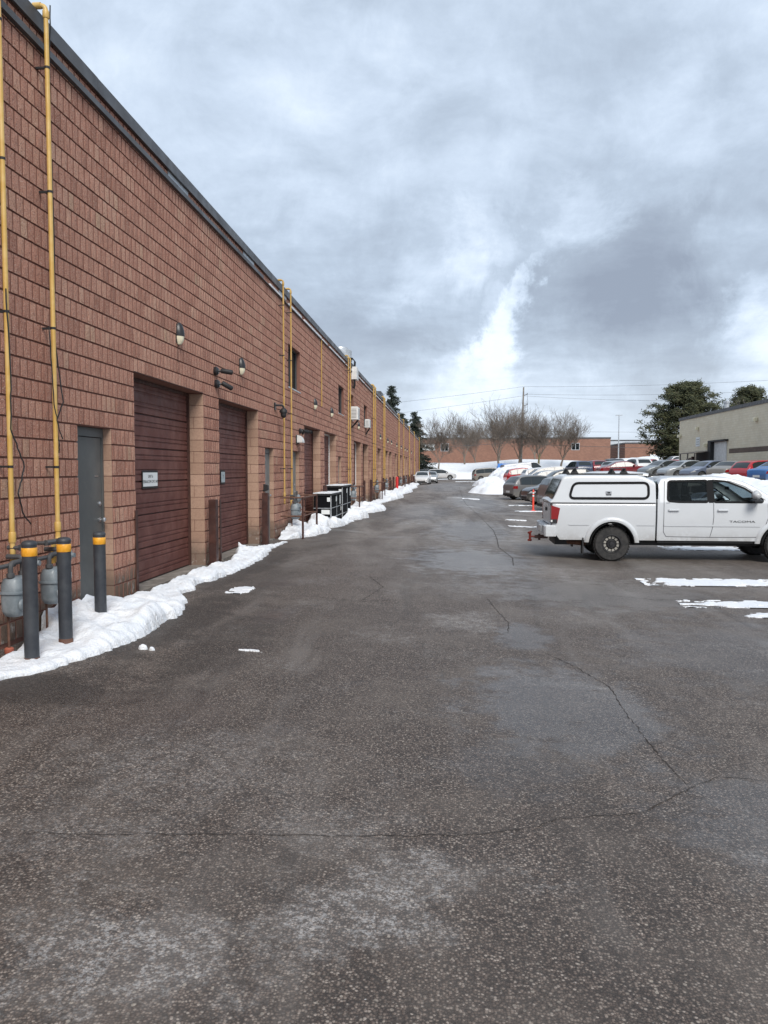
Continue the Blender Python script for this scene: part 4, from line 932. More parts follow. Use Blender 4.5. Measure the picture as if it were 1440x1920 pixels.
def wheel(par, x, y, R_, wd, rim_m, spokes=7, sgn=1):
    t_ = link('wheel', None, par, (x, y, R_))
    m = MB(); a = wd / 2; m.lathe([(R_ * .62, -a), (R_ * .9, -a), (R_ * .98, -a * .8), (R_, -a * .5), (R_, a * .5), (R_ * .98, a * .8), (R_ * .9, a), (R_ * .62, a), (R_ * .6, a * .8), (R_ * .6, -a * .8), (R_ * .62, -a)], (0, 0, 0), 'y', 26); m.build('tyre', M_tyre, t_, smooth=True, angle=40)
    m = MB(); m.lathe([(0, a * .35), (R_ * .58, a * .25)], (0, 0, 0), 'y', 20, 1); m.lathe([(0, -a * .35), (R_ * .58, -a * .25)], (0, 0, 0), 'y', 20, 1)
    for sg in (-1, 1):
        m.lathe([(R_ * .60, sg * a * .2), (R_ * .63, sg * a * .96), (R_ * .57, sg * a * .9), (R_ * .56, sg * a * .2)], (0, 0, 0), 'y', 24, 0, False)
        m.lathe([(0, sg * a * .9), (R_ * .14, sg * a * .88), (R_ * .16, sg * a * .6)], (0, 0, 0), 'y', 12)
        for k in range(spokes):
            an = 2 * math.pi * k / spokes; c, sn = math.cos(an), math.sin(an); wv = R_ * .055
            P = [(R_ * .12, -wv), (R_ * .58, -wv * 1.3), (R_ * .58, wv * 1.3), (R_ * .12, wv)]
            q = [(p * c - q_ * sn, sg * a * .82, p * sn + q_ * c) for p, q_ in P]; q2 = [(x_, sg * a * .5, z_) for x_, _, z_ in q]
            m.add(q + q2, [(0, 1, 2, 3), (0, 4, 5, 1), (1, 5, 6, 2), (2, 6, 7, 3), (3, 7, 4, 0)])
    m.build('rim', [rim_m, M_black], t_)
def paint(name, c, rough=.28, metal=.0):
    def f(t, b):
        p = pos(t); oc = t.sep(t.add('ShaderNodeTexCoord').outputs['Object'])[2]; cc = t.mix(t.maprange(t.noise(p, 1.7, 5, .65), .45, .75, 0, .3), c, tuple(x * .8 + .045 for x in c))
        g_ = t.math('MULTIPLY', t.maprange(t.math('ADD', oc, t.math('MULTIPLY', t.noise(p, 3.5, 5, .7), .5)), .62, 1.05, .6, 0), t.maprange(t.noise(p, 7, 5, .7), .3, .65))
        t.put(b.inputs['Base Color'], t.mix(g_, cc, (.27, .245, .215)))
        b.inputs['Roughness'].default_value = rough; b.inputs['Metallic'].default_value = metal; b.inputs['Coat Weight'].default_value = .5; b.inputs['Coat Roughness'].default_value = .12
    return mat('paint_' + name, build=f)
P_white = paint('white', (.62, .63, .64)); P_grey = paint('grey', (.17, .17, .17), .35, .3); P_black = paint('black', (.015, .016, .02)); P_red = paint('red', (.42, .02, .03)); P_burg = paint('burgundy', (.20, .02, .03)); P_silver = paint('silver', (.38, .40, .41), .3, .4)
P_beige = paint('beige_grey', (.27, .25, .22), .35, .3); P_blue = paint('blue', (.03, .14, .38)); P_navy = paint('navy', (.03, .045, .09)); P_bluegrey = paint('blue_grey', (.14, .17, .24), .3, .3); P_tan = paint('tan', (.26, .24, .21), .3, .3); P_dsilver = paint('dark_silver', (.22, .24, .25), .3, .4)

SHP = {}
SHP['suv'] = Shape(L=4.6, W=.93, clear=.22, belt=1.0, tum=.30, r=.07, crown=.03, wheels=(.85, 3.62), wr=.36, ra=.43, R=.36,
    top_pts=[(0, .66), (.04, .98), (.12, 1.08), (.30, 1.32), (.58, 1.56), (1.0, 1.62), (1.9, 1.64), (2.5, 1.60), (2.85, 1.50), (3.55, 1.08), (4.2, .98), (4.48, .86), (4.57, .72), (4.6, .6)], plan_pts=[(0, .80), (.05, .88), (.2, .96), (.6, 1), (3.9, 1), (4.3, .93), (4.5, .80), (4.6, .66)], win=(.55, 3.25), mid=(1.35, 2.30), ws=(2.82, 3.5), rw=(.16, .52))
SHP['hatch'] = Shape(L=4.1, W=.87, clear=.2, belt=.96, tum=.30, r=.07, crown=.03, wheels=(.68, 3.2), wr=.32, ra=.38, R=.32,
    top_pts=[(0, .6), (.04, .92), (.15, 1.1), (.42, 1.42), (.9, 1.50), (1.8, 1.52), (2.2, 1.46), (2.9, 1.02), (3.7, .88), (3.98, .75), (4.1, .55)], plan_pts=[(0, .82), (.06, .9), (.25, .98), (.6, 1), (3.4, 1), (3.8, .92), (4.0, .80), (4.1, .66)], win=(.5, 2.75), mid=(1.15, 2.0), ws=(2.25, 2.85), rw=(.18, .40))
SHP['sedan'] = Shape(L=4.7, W=.91, clear=.19, belt=.94, tum=.34, r=.07, crown=.03, wheels=(.98, 3.75), wr=.33, ra=.39, R=.33,
    top_pts=[(0, .6), (.04, .88), (.15, .97), (.75, 1.04), (1.0, 1.14), (1.55, 1.40), (2.1, 1.46), (2.6, 1.44), (2.9, 1.36), (3.55, 1.0), (4.3, .86), (4.6, .74), (4.7, .52)], plan_pts=[(0, .80), (.06, .88), (.25, .96), (.7, 1), (3.9, 1), (4.4, .9), (4.6, .80), (4.7, .64)], win=(1.0, 3.3), mid=(1.5, 2.35), ws=(2.92, 3.48), rw=(.95, 1.5))
SHP['minivan'] = Shape(L=5.1, W=.98, clear=.2, belt=1.05, tum=.24, r=.08, crown=.03, wheels=(.95, 4.0), wr=.34, ra=.41, R=.34,
    top_pts=[(0, .62), (.03, 1.02), (.12, 1.3), (.30, 1.62), (.6, 1.72), (1.8, 1.76), (2.8, 1.72), (3.2, 1.62), (4.1, 1.12), (4.7, .98), (5.0, .82), (5.1, .6)], plan_pts=[(0, .86), (.05, .92), (.25, .98), (.6, 1), (4.3, 1), (4.8, .9), (5.0, .8), (5.1, .66)], win=(.35, 3.75), mid=(1.55, 2.7), ws=(3.22, 4.02), rw=(.13, .29))
SHP['van'] = Shape(L=5.6, W=1.0, clear=.25, belt=1.25, tum=.10, r=.10, crown=.04, wheels=(1.1, 4.5), wr=.37, ra=.45, R=.37,
    top_pts=[(0, .8), (.02, 1.9), (.08, 2.05), (.4, 2.10), (3.6, 2.10), (4.0, 2.02), (4.65, 1.4), (5.3, 1.15), (5.52, 1.0), (5.6, .6)], plan_pts=[(0, .94), (.04, .98), (.3, 1), (5.0, 1), (5.35, .92), (5.5, .84), (5.6, .7)], win=(3.4, 4.6), mid=(3.42, 3.45), ws=(4.05, 4.6), rw=(.03, .06))
BASEP = paint('base', (.5, .5, .5))
proto = {}
def make_car(kind):
    S = SHP[kind]; root = thing('parked_car', 'x', 'car'); S.root = root
    inner = link('body', None, root)  # placeholder replaced below
    bpy.data.objects.remove(inner)
    off = -S.L / 2
    def B(m, name, mt, smooth=True, angle=32):
        o = m.build(name, mt, root, smooth, angle); o.location = (off, 0, 0); return o
    B(S.body(), 'body', BASEP, True, 38)
    zt = lambda x: S.top(x) - S.r - .005
    for a, b_ in ((S.win[0], S.mid[0] - .04), (S.mid[0], S.mid[1] - .04), (S.mid[1], S.win[1])):
        if b_ - a < .1: continue
        for sg in (-1, 1):
            m = MB(); S.side(m, a, b_, S.belt + .03, zt, .005, 12, 4, (sg,)); B(m, 'side_window', M_glasscar)
    m = MB(); S.side(m, S.win[0] - .08, S.win[1] + .1, S.belt + .012, lambda x: max(S.belt + .02, S.top(x) - S.r + .012), .0025, 20, 4); B(m, 'window_trim', M_blackgloss)
    m = MB(); S.topp(m, *S.ws); B(m, 'windscreen', M_glasscar)
    m = MB(); S.topp(m, S.rw[0], S.rw[1], .86); B(m, 'rear_window', M_glasscar)
    zb = S.belt
    for sg in (-1, 1):
        m = MB(); S.side(m, .0, .30, lambda x: zb - .24, lambda x: min(zb - .06, S.top(x) - .03), .008, 8, 3, (sg,)); B(m, 'tail_lamp', M_tail)
        m = MB(); S.side(m, S.L - .42, S.L - .01, lambda x: zb - .34 + (S.L - x) * .15, lambda x: min(zb - .2, S.top(x) - S.r), .008, 10, 3, (sg,)); B(m, 'headlight', M_head)
        m = MB(); mx = S.win[1] - .15; yw = S.w(mx, zb + .1); m.cbox(mx - .08, mx + .08, min(sg * yw, sg * (yw + .2)), max(sg * yw, sg * (yw + .2)), zb + .02, zb + .17, .03); B(m, 'mirror', BASEP)
    wy = S.W * S.plan(S.L) ; m = MB(); m.box(S.L - .03, S.L + .006, -wy * .8, wy * .8, S.clear + .12, min(zb - .42, S.top(S.L) - .1)); B(m, 'grille', M_black)
    m = MB(); m.box(-.012, .0, -.26, .26, .48, .62); B(m, 'licence_plate', M_paper, False)
    m = MB(); m.box(-.02, .03, -S.W * .78, S.W * .78, S.clear + .06, S.clear + .2); B(m, 'lower_bumper', M_black, False)
    m = MB(); m.box(.3, S.L - .3, -S.W * .82, S.W * .82, S.clear - .04, S.wr + S.ra + .02); B(m, 'underbody', M_black, False)
    m = MB()
    for sg in (-1, 1): S.side(m, S.wheels[0] + S.ra, S.wheels[1] - S.ra, S.clear - .002, S.clear + .11, .004, 4, 1, (sg,))
    B(m, 'sill_trim', M_black)
    for xw in S.wheels:
        for sg in (-1, 1): wheel(root, xw + off, sg * (S.W - .12), S.R, .22, M_rim)
    return root
used = {}
def car(kind, x, y, deg, pt, label, zo=0, sc=(1, 1, 1)):
    if kind not in proto: proto[kind] = make_car(kind)
    first = kind not in used; used[kind] = 1
    S = SHP[kind]; a = R(deg); h = S.L * .3
    z = terr(x, y); p1 = terr(x + math.cos(a) * h, y + math.sin(a) * h); p0 = terr(x - math.cos(a) * h, y - math.sin(a) * h)
    o = copy_tree(proto[kind], (x, y, z + zo), a, label, {BASEP: pt})
    o['group'] = 'cars parked in the lot'; o.rotation_euler = (0, -math.atan2(p1 - p0, 2 * h), a); o.scale = sc
    return o
car('suv', 6.25, 53.6, 22, P_grey, 'grey compact SUV backed towards the lane, behind the black car')
car('suv', 6.75, 46.3, 193, P_black, 'black SUV with silver spoked wheels behind the orange marker post')
car('minivan', 7.25, 39.4, 8, P_grey, 'dark grey van mostly hidden behind the white canopy of the pickup')
car('suv', 8.9, 60.5, 188, P_black, 'big black SUV with tinted windows behind the grey compact SUV', 0, (1.05, 1, 1.08))
car('sedan', 8.3, 66.0, 186, P_silver, 'silver sedan facing the lane just beyond the big black SUV', .1)
car('suv', 8.8, 71.5, 186, P_white, 'white crossover facing the lane two cars beyond the big black SUV')
car('hatch', 9.3, 76.0, 10, P_white, 'white hatchback right of the red one, tail towards the lane')
car('hatch', 7.9, 78.9, 10, P_red, 'bright red hatchback beside the ploughed snow pile', 0, (1, 1, 1.06))
car('minivan', 6.2, 110.5, 10, P_beige, 'beige grey minivan at the far end of the right row')
car('van', 9.4, 93, 12, P_white, 'long white cargo van behind the tall snow pile')
car('hatch', -2.82, 89.0, -93, P_white, 'white hatchback facing us against the brick building', 0, (1, 1, .97))
car('sedan', -2.1, 97.5, -88, P_silver, 'silver sedan directly behind the white hatchback by the wall')
car('suv', -.9, 116.5, 2, P_white, 'white crossover seen side-on crossing the far end of the lane')
car('suv', -3.3, 120, 2, P_black, 'black car half hidden behind the white crossover at the far end')
car('suv', 5.85, 24.6, 2, P_white, 'white vehicle whose roof shows just above the pickup cab', 0, (1, 1, 1.2))
# second row
car('suv', 14.0, 84, 100, P_navy, 'navy SUV at the left end of the second row')
car('suv', 15.9, 84.5, 95, P_burg, 'dark red car with pinkish tail lamps in the second row')
car('suv', 17.8, 85, 93, P_black, 'black SUV right of the dark red one in the second row', 0, (1, 1, 1.06))
car('suv', 19.6, 82, 100, P_white, 'white SUV with snow on its roof in the second row')
car('hatch', 17.2, 78, 30, P_silver, 'silver hatchback left of the burgundy sedan')
car('sedan', 16.6, 74.6, 5, P_burg, 'burgundy sedan seen side-on above the pickup canopy')
car('suv', 23.5, 92, 60, P_red, 'red SUV just right of and behind the burgundy sedan')
car('hatch', 26.2, 92.5, 80, P_red, 'small red car farther right in the second row')
car('suv', 27.9, 96, 200, P_white, 'white car with a dark grille left of the white work truck'); car('sedan', 25.4, 99, 190, P_white, 'white sedan far back left of the pine tree')
car('sedan', 21.6, 88.5, 80, P_silver, 'silver sedan behind the burgundy sedan in the second row')
# right row
car('sedan', 20.9, 49.5, 24, P_blue, 'bright blue sedan at the right frame edge', 0); car('suv', 21.4, 54, 24, P_red, 'dark red crossover beside the bright blue sedan', -.1, (1, 1, .97)); car('sedan', 21.0, 58.3, 38, P_tan, 'tan grey sedan with red tail lamps beside the dark red crossover')
car('sedan', 20.4, 61.8, 200, P_bluegrey, 'blue grey sedan facing left beside the tan one'); car('sedan', 19.8, 66, 200, P_silver, 'silver sedan facing left in the right row, middle one'); car('sedan', 19.3, 70.5, 200, P_dsilver, 'dark silver sedan at the left end of the right row')
for k in proto:
    def rm(o):
        for c in list(o.children): rm(c)
        bpy.data.objects.remove(o)
    rm(proto[k])
# white work truck with orange board
S = Shape(L=5.4, W=.98, clear=.35, belt=1.25, tum=.22, r=.07, crown=.03, wheels=(1.1, 4.3), wr=.42, ra=.5, R=.42, top_pts=[(0, .9), (.02, 1.25), (1.9, 1.27), (1.95, 1.9), (2.1, 1.98), (3.1, 2.0), (3.35, 1.92), (3.95, 1.36), (5.0, 1.22), (5.3, 1.1), (5.4, .8)], plan_pts=[(0, .95), (.1, 1), (5.0, 1), (5.3, .93), (5.4, .85)])
wt = thing('work_truck', 'white work truck facing left with an orange board, in front of the pine tree', 'truck', (29.0, 100.5, terr(29, 100.5)), R(188))
def WB(m, n_, mt): o = m.build(n_, mt, wt, True, 35); o.location = (-2.7, 0, 0)
WB(S.body(), 'body', P_white); m = MB(); S.side(m, 2.1, 3.75, 1.3, lambda x: S.top(x) - .08, .006, sides=(-1,)); WB(m, 'side_window', M_glasscar); m = MB(); S.side(m, 2.1, 3.75, 1.3, lambda x: S.top(x) - .08, .006, sides=(1,)); WB(m, 'side_window', M_glasscar); m = MB(); S.topp(m, 3.37, 3.93); WB(m, 'windscreen', M_glasscar)
m = MB(); m.box(1.2, 2.1, 1.02, 1.06, 1.25, 2.05); WB(m, 'orange_board', M_orange)
m = MB(); m.box(5.38, 5.44, -.7, .7, .6, 1.05); WB(m, 'grille', M_black)
for xw in S.wheels:
    for sg in (-1, 1): wheel(wt, xw - 2.7, sg * .85, .42, .25, M_rim)
# tarp covered trailer
t_ = thing('covered_trailer', 'small trailer under a bright blue tarp behind the beige minivan', 'trailer', (8.6, 116.5, terr(8.6, 116.5)))
m = MB(); P = [[(-1.2 + 2.4 * i / 12, -.6 + 1.2 * j / 8, (2.1 + .12 * fbm(i, j, 3, .4, 2)) * (1 if 0 < i < 12 and 0 < j < 8 else .62)) for j in range(9)] for i in range(13)]; m.grid(P, flip=True); m.build('tarp', mat('blue_tarp', build=dirty((.02, .16, .55), (.05, .25, .7), 3, .4)), t_, smooth=True)
m = MB(); m.box(-1.15, 1.15, -.55, .55, .5, 1.25); m.build('trailer_box', M_black, t_)
for sg in (-1, 1): wheel(t_, 0, sg * .62, .3, .18, M_rim)

# ------------------------------------------------------------------ the white pickup
TR = Shape(L=5.75, W=.94, clear=.47, belt=1.30, tum=.26, r=.055, crown=.02, wheels=(1.30, 4.95), wr=.385, ra=.50, R=.385,
    top_pts=[(0, 1.30), (2.27, 1.30), (2.275, 1.30), (2.30, 1.72), (2.36, 1.83), (2.60, 1.875), (3.4, 1.885), (3.8, 1.86), (4.1, 1.78), (4.35, 1.66), (4.8, 1.36), (5.0, 1.30), (5.4, 1.24), (5.65, 1.12), (5.75, .85)],
    plan_pts=[(0, .985), (.06, 1), (5.0, 1), (5.4, .97), (5.65, .88), (5.75, .78)])
ta = R(-1.0); tz = -.31
tx0, ty0 = 3.93 - .0, 17.45   # rear wheel near-side contact
tk = thing('pickup_truck', 'white crew cab pickup with a white bed canopy parked side-on at the right', 'pickup truck')
tk.rotation_euler = (0, 0, ta)
# local frame: x forward from tailgate, y left; near side is -y
lx, ly = 1.30, -.94
tk.location = (3.65 - (lx * math.cos(ta) - ly * math.sin(ta)), 17.36 - (lx * math.sin(ta) + ly * math.cos(ta)), tz)
P_truck = paint('truck_white', (.60, .62, .64), .24)
def TB(m, n_, mt, smooth=True, angle=35, par=None): return m.build(n_, mt, par or tk, smooth, angle)
def inpoly(p, x, z):
    c = False; n = len(p)
    for i in range(n):
        x1, z1 = p[i]; x2, z2 = p[i - 1]
        if (z1 > z) != (z2 > z) and x < (x2 - x1) * (z - z1) / (z2 - z1) + x1: c = not c
    return c
def roundpoly(p, r, n=5):
    o = []; N_ = len(p)
    for i in range(N_):
        a, b_, c = Vector(p[i - 1]), Vector(p[i]), Vector(p[(i + 1) % N_]); u = (a - b_); v = (c - b_); rr = min(r, u.length * .45, v.length * .45); a2 = b_ + u.normalized() * rr; c2 = b_ + v.normalized() * rr
        for k in range(n + 1): t = k / n; q = a2 * (1 - t) ** 2 + b_ * 2 * t * (1 - t) + c2 * t * t; o.append((q.x, q.y))
    return o
wr_ = roundpoly([(2.49, 1.345), (2.52, 1.78), (3.35, 1.80), (3.35, 1.325), (2.72, 1.325)], .06); wf_ = roundpoly([(3.47, 1.325), (3.44, 1.80), (3.75, 1.775), (4.12, 1.63), (4.50, 1.37), (4.48, 1.325)], .05)
ws_ = (4.12, 4.78)
def hole(c):
    x, y, z = c
    if abs(y) > .55 and z > 1.3 and (inpoly(wr_, x, z) or inpoly(wf_, x, z)): return True
    if x > 4.14 and x < 4.74 and z > 1.38 and abs(y) < TR.w(x, TR.top(x) - .055) - .14: return True
    if x < 2.31 and z > 1.42: return True
    return False
# bed and cab as two shells with the gap between them
bed = MB(); TRb = TR; m = TR.body(70, 0.0, 2.235, ns=14); TB(m, 'bed', P_truck)
def fine_body():
    xs = sorted(set(np.arange(2.275, 4.9, .03)) | {x for x in TR.stations(60) if x > 4.35} | {2.275, 5.75}); m = MB(); rows = []
    for x in xs:
        zt = TR.top(x); zl = min(TR.zl(x), zt - .07); ze = zt - TR.r; o = []
        zs = list(np.linspace(zl, min(1.28, ze - .02), 12)) + list(np.linspace(min(1.30, ze - .01), ze, 20))
        for z in zs: o.append((TR.w(x, z), z))
        we = TR.w(x, ze)
        for k in range(1, 4): a = math.pi / 2 * k / 3; o.append((we - TR.r * 1.3 * (1 - math.cos(a)), ze + TR.r * math.sin(a)))
        yw = o[-1][0]
        for k in range(1, 13): y = yw * (1 - k / 12); o.append((y, zt + TR.crown * (1 - (y / yw) ** 2)))
        rows.append([(x, -y, z) for y, z in o] + [(x, y, z) for y, z in o[::-1][1:]])
    nm = len(rows[0]); fs = []
    for i in range(len(rows) - 1):
        for j in range(nm - 1):
            c = [sum(p[k] for p in (rows[i][j], rows[i][j + 1], rows[i + 1][j], rows[i + 1][j + 1])) / 4 for k in range(3)]
            if hole(c): continue
            fs.append((i * nm + j, (i + 1) * nm + j, (i + 1) * nm + j + 1, i * nm + j + 1))
    fs.append(tuple((len(rows) - 1) * nm + k for k in range(nm - 1, -1, -1)))
    # lower back wall of the cab
    m.add([q for r_ in rows for q in r_], fs); return m
cabm = fine_body(); cabm.box(2.276, 2.30, -.9, .9, .5, 1.38); TB(cabm, 'cab', P_truck, angle=30)
M_tint = mat('tinted_glass', (.35, .42, .42), .02, 0, Transmission_Weight=1.0, IOR=1.1); M_tintd = mat('dark_tinted_glass', (.05, .06, .065), .03, 0, Transmission_Weight=.8, IOR=1.12)
def pane_poly(poly, sg, mt, name, off=-.002):
    xs_ = [p[0] for p in poly]; m = MB(); P = []
    for x in np.linspace(min(xs_) + .004, max(xs_) - .004, 24):
        zz_ = []
        for i in range(len(poly)):
            (x1, z1), (x2, z2) = poly[i - 1], poly[i]
            if (x1 - x) * (x2 - x) < 0: zz_.append(z1 + (z2 - z1) * (x - x1) / (x2 - x1))
        if len(zz_) < 2: continue
        a, b_ = min(zz_), max(zz_); P.append([(x, sg * (TR.w(x, a + (b_ - a) * k / 5) + off), a + (b_ - a) * k / 5) for k in range(6)])
    m.grid(P, flip=(sg > 0)); TB(m, name, mt)
def gasket(poly, sg, wd=.022, off=.006, name='window_seal'):
    m = MB(); pts = poly + [poly[0]]; c = Vector((sum(p[0] for p in poly) / len(poly), sum(p[1] for p in poly) / len(poly))); P = []
    for i, p in enumerate(pts):
        a = Vector(poly[(i - 1) % len(poly)]); b_ = Vector(poly[(i + 1) % len(poly)]); t = (b_ - a).normalized(); n_ = Vector((-t.y, t.x)); q = Vector(p)
        if n_.dot(q - c) < 0: n_ = -n_
        P.append([(v.x, sg * (TR.w(v.x, v.y) + off), v.y) for v in (q - n_ * wd, q + n_ * wd)])
    m.grid(P, flip=(sg > 0)); TB(m, name, M_seal, False)
for sg in (-1, 1):
    pane_poly(wr_, sg, M_tintd, 'rear_side_window'); pane_poly(wf_, sg, M_tint, 'front_side_window'); gasket(wr_, sg); gasket(wf_, sg)
    m = MB(); TR.side(m, 3.36, 3.46, 1.31, 1.81, .007, 4, 6, (sg,)); TB(m, 'door_pillar', M_seal)
m = MB(); P = []
for x in np.linspace(4.12, 4.78, 8):
    zt = TR.top(x); we = TR.w(x, zt - .055) - .07; P.append([(x, y, zt + .02 * (1 - (y / we) ** 2) + .004) for y in np.linspace(-we, we, 9)])
m.grid(P); TB(m, 'windscreen', M_tint)
m = MB(); m.box(2.28, 2.29, -.78, .78, 1.38, 1.78); TB(m, 'rear_window', M_tint)
# interior
M_seat = mat('seat_cloth', (.035, .037, .04), .9)
m = MB(); m.box(2.35, 4.7, -.80, .80, .55, .85); m.box(4.35, 4.75, -.80, .80, .85, 1.30); TB(m, 'cabin_floor', M_black, False)
for x, y in ((3.35, -.40), (3.35, .40), (2.55, -.42), (2.55, .42)):
    s_ = link('seat', None, tk, (x, y, .85)); m = MB(); m.cbox(-.25, .3, -.25, .25, 0, .15, .04); m.add([(-.25, -.24, .1), (-.12, -.24, .1), (-.28, -.20, .62), (-.38, -.20, .62), (-.25, .24, .1), (-.12, .24, .1), (-.28, .20, .62), (-.38, .20, .62)], [(0, 1, 2, 3), (4, 7, 6, 5), (1, 5, 6, 2), (3, 2, 6, 7), (0, 3, 7, 4)]); m.build('seat_shell', M_seat, s_)
    m = MB(); m.cbox(-.40, -.27, -.12, .12, .63, .84, .04); m.build('headrest', M_seat, s_)
m = MB(); tor = [(4.10 + .07 * math.cos(a) * .5, .40 + .18 * math.sin(a), 1.22 + .18 * math.cos(a)) for a in [2 * math.pi * k / 20 for k in range(21)]]; m.tube(tor, .016, 6); m.tube([(4.1, .4, 1.22), (4.35, .4, 1.12)], .03, 8); TB(m, 'steering_wheel', M_black)
m = MB(); m.cbox(4.05, 4.09, -.09, .09, 1.60, 1.67, .01); TB(m, 'rearview_mirror', M_black)
# door cut lines, handles, crease
m = MB()
def seam(x0, z0, x1, z1, wd=.006, n=10):
    P = []
    for k in range(n + 1):
        t = k / n; x = x0 + (x1 - x0) * t; z = z0 + (z1 - z0) * t; dx, dz = x1 - x0, z1 - z0; L = math.hypot(dx, dz); nx, nz = -dz / L * wd, dx / L * wd
        P.append([(x - nx, -(TR.w(x, z - nz) + .0035), z - nz), (x + nx, -(TR.w(x, z + nz) + .0035), z + nz)])
    m.grid(P); m.grid([[(a[0], -a[1], a[2]) for a in r_] for r_ in P], flip=True)
for pts in ([(2.44, 1.80), (2.41, 1.30), (2.41, .66), (2.47, .56), (3.40, .55)], [(3.46, 1.31), (3.47, 1.0), (3.45, .75), (3.40, .55), (4.42, .56), (4.52, .70), (4.62, 1.0), (4.60, 1.28)], [(2.44, 1.80), (2.60, 1.845), (3.41, 1.83)], [(3.41, 1.83), (3.78, 1.80), (4.14, 1.665), (4.55, 1.37)]):
    for a, b_ in zip(pts[:-1], pts[1:]):
        if a[1] < 1.79 or b_[1] < 1.79: seam(*a, *b_)
TB(m, 'door_seam', mat('seam_grey', (.10, .10, .11), .6), False)
m = MB()
TR.side(m, 0.86 - .5, .80, .80, .83, .012, 8, 1, (-1, 1)); TR.side(m, 1.84, 2.23, .80, .83, .012, 4, 1, (-1, 1)); TR.side(m, 2.42, 4.45, .79, .83, .012, 10, 1, (-1, 1)); TB(m, 'side_crease', P_truck)
for x in (2.62, 3.66):
    for sg in (-1, 1):
        m = MB(); y0 = TR.w(x, 1.15); m.cbox(x - .115, x + .115, min(sg * (y0 + .012), sg * (y0 + .045)), max(sg * (y0 + .012), sg * (y0 + .045)), 1.135, 1.17, .01); m.box(x - .1, x - .07, min(sg * y0, sg * (y0 + .02)), max(sg * y0, sg * (y0 + .02)), 1.14, 1.165); m.box(x + .07, x + .1, min(sg * y0, sg * (y0 + .02)), max(sg * y0, sg * (y0 + .02)), 1.14, 1.165); TB(m, 'door_handle', P_truck, False)
# wheel arch flares
for xw in TR.wheels:
    for sg in (-1, 1):
        m = MB(); P = []
        for k in range(31):
            a = R(-8) + (math.pi + R(16)) * k / 30; row = []
            for rr_, off in ((.485, -.06), (.50, .030), (.53, .038), (.575, .032), (.60, .002)):
                x = xw - rr_ * math.cos(a); z = .385 + rr_ * math.sin(a); z = max(z, .42); row.append((x, sg * (TR.w(x, max(z, .47)) + off), z))
            P.append(row)
        m.grid(P, flip=(sg < 0)); TB(m, 'wheel_flare', P_truck, angle=60)
        m = MB(); m.lathe([(.47, -.30), (.47, .10)], (xw, sg * .72, .385), 'y', 30); m.f = m.f[:-2]; m.m = m.m[:-2]
        keep = [f for f in m.f if sum(m.v[i][2] for i in f) / len(f) > .42]; m.f = keep; m.m = [0] * len(keep); TB(m, 'wheel_well', M_black)
# truck wheels
for xw in TR.wheels:
    for sg in (-1, 1):
        t_ = link('wheel', None, tk, (xw, sg * .80, .385)); Rr = .39; a = .135
        m = MB(); m.lathe([(.215, -a), (.25, -a * 1.02), (.35, -a), (.375, -a * .85), (.388, -a * .6), (.39, 0), (.388, a * .6), (.375, a * .85), (.35, a), (.25, a * 1.02), (.215, a), (.21, a * .5), (.21, -a * .5), (.215, -a)], (0, 0, 0), 'y', 48)
        for k in range(40):
            an = 2 * math.pi * k / 40
            for q, sh_ in ((-.07, 0), (.07, .08)):
                c, s2_ = math.cos(an + sh_), math.sin(an + sh_); bx = []
                for rr_ in (.385, .397):
                    for dy in (-.05, .05):
                        for dt in (-.018, .018): bx.append((rr_ * c - dt * s2_, q + dy, rr_ * s2_ + dt * c))
                m.add(bx, [(4, 5, 7, 6), (0, 4, 6, 2), (1, 3, 7, 5), (0, 1, 5, 4), (2, 6, 7, 3)])
        m.build('tyre', M_tyre, t_, smooth=True, angle=30)
        m = MB(); m.lathe([(.213, sg * a * .2), (.213, sg * a * .98), (.198, sg * a * 1.0), (.192, sg * a * .9), (.186, sg * a * .55), (.12, sg * a * .45), (.105, sg * a * .65), (.085, sg * a * .75), (.06, sg * a * .72), (.05, sg * a * .95), (0, sg * a * .97)], (0, 0, 0), 'y', 36, 0, False); m.build('rim', M_rimdark, t_, smooth=True, angle=30)
        m = MB()
        for k in range(12):
            an = 2 * math.pi * (k + .5) / 12; c, s2_ = math.cos(an), math.sin(an); P = []
            for p_, q_ in ((.118, -.022), (.168, -.030), (.168, .030), (.118, .022)): P.append((p_ * c - q_ * s2_, sg * (a * .62), p_ * s2_ + q_ * c))
            P2 = [(x, sg * a * .4, z) for x, _, z in P]; m.add(P + P2, [(0, 1, 2, 3), (0, 4, 5, 1), (1, 5, 6, 2), (2, 6, 7, 3), (3, 7, 4, 0)])
        m.build('rim_bolt_ring', mat('dusty_metal', (.36, .34, .30), .5, .4), t_)
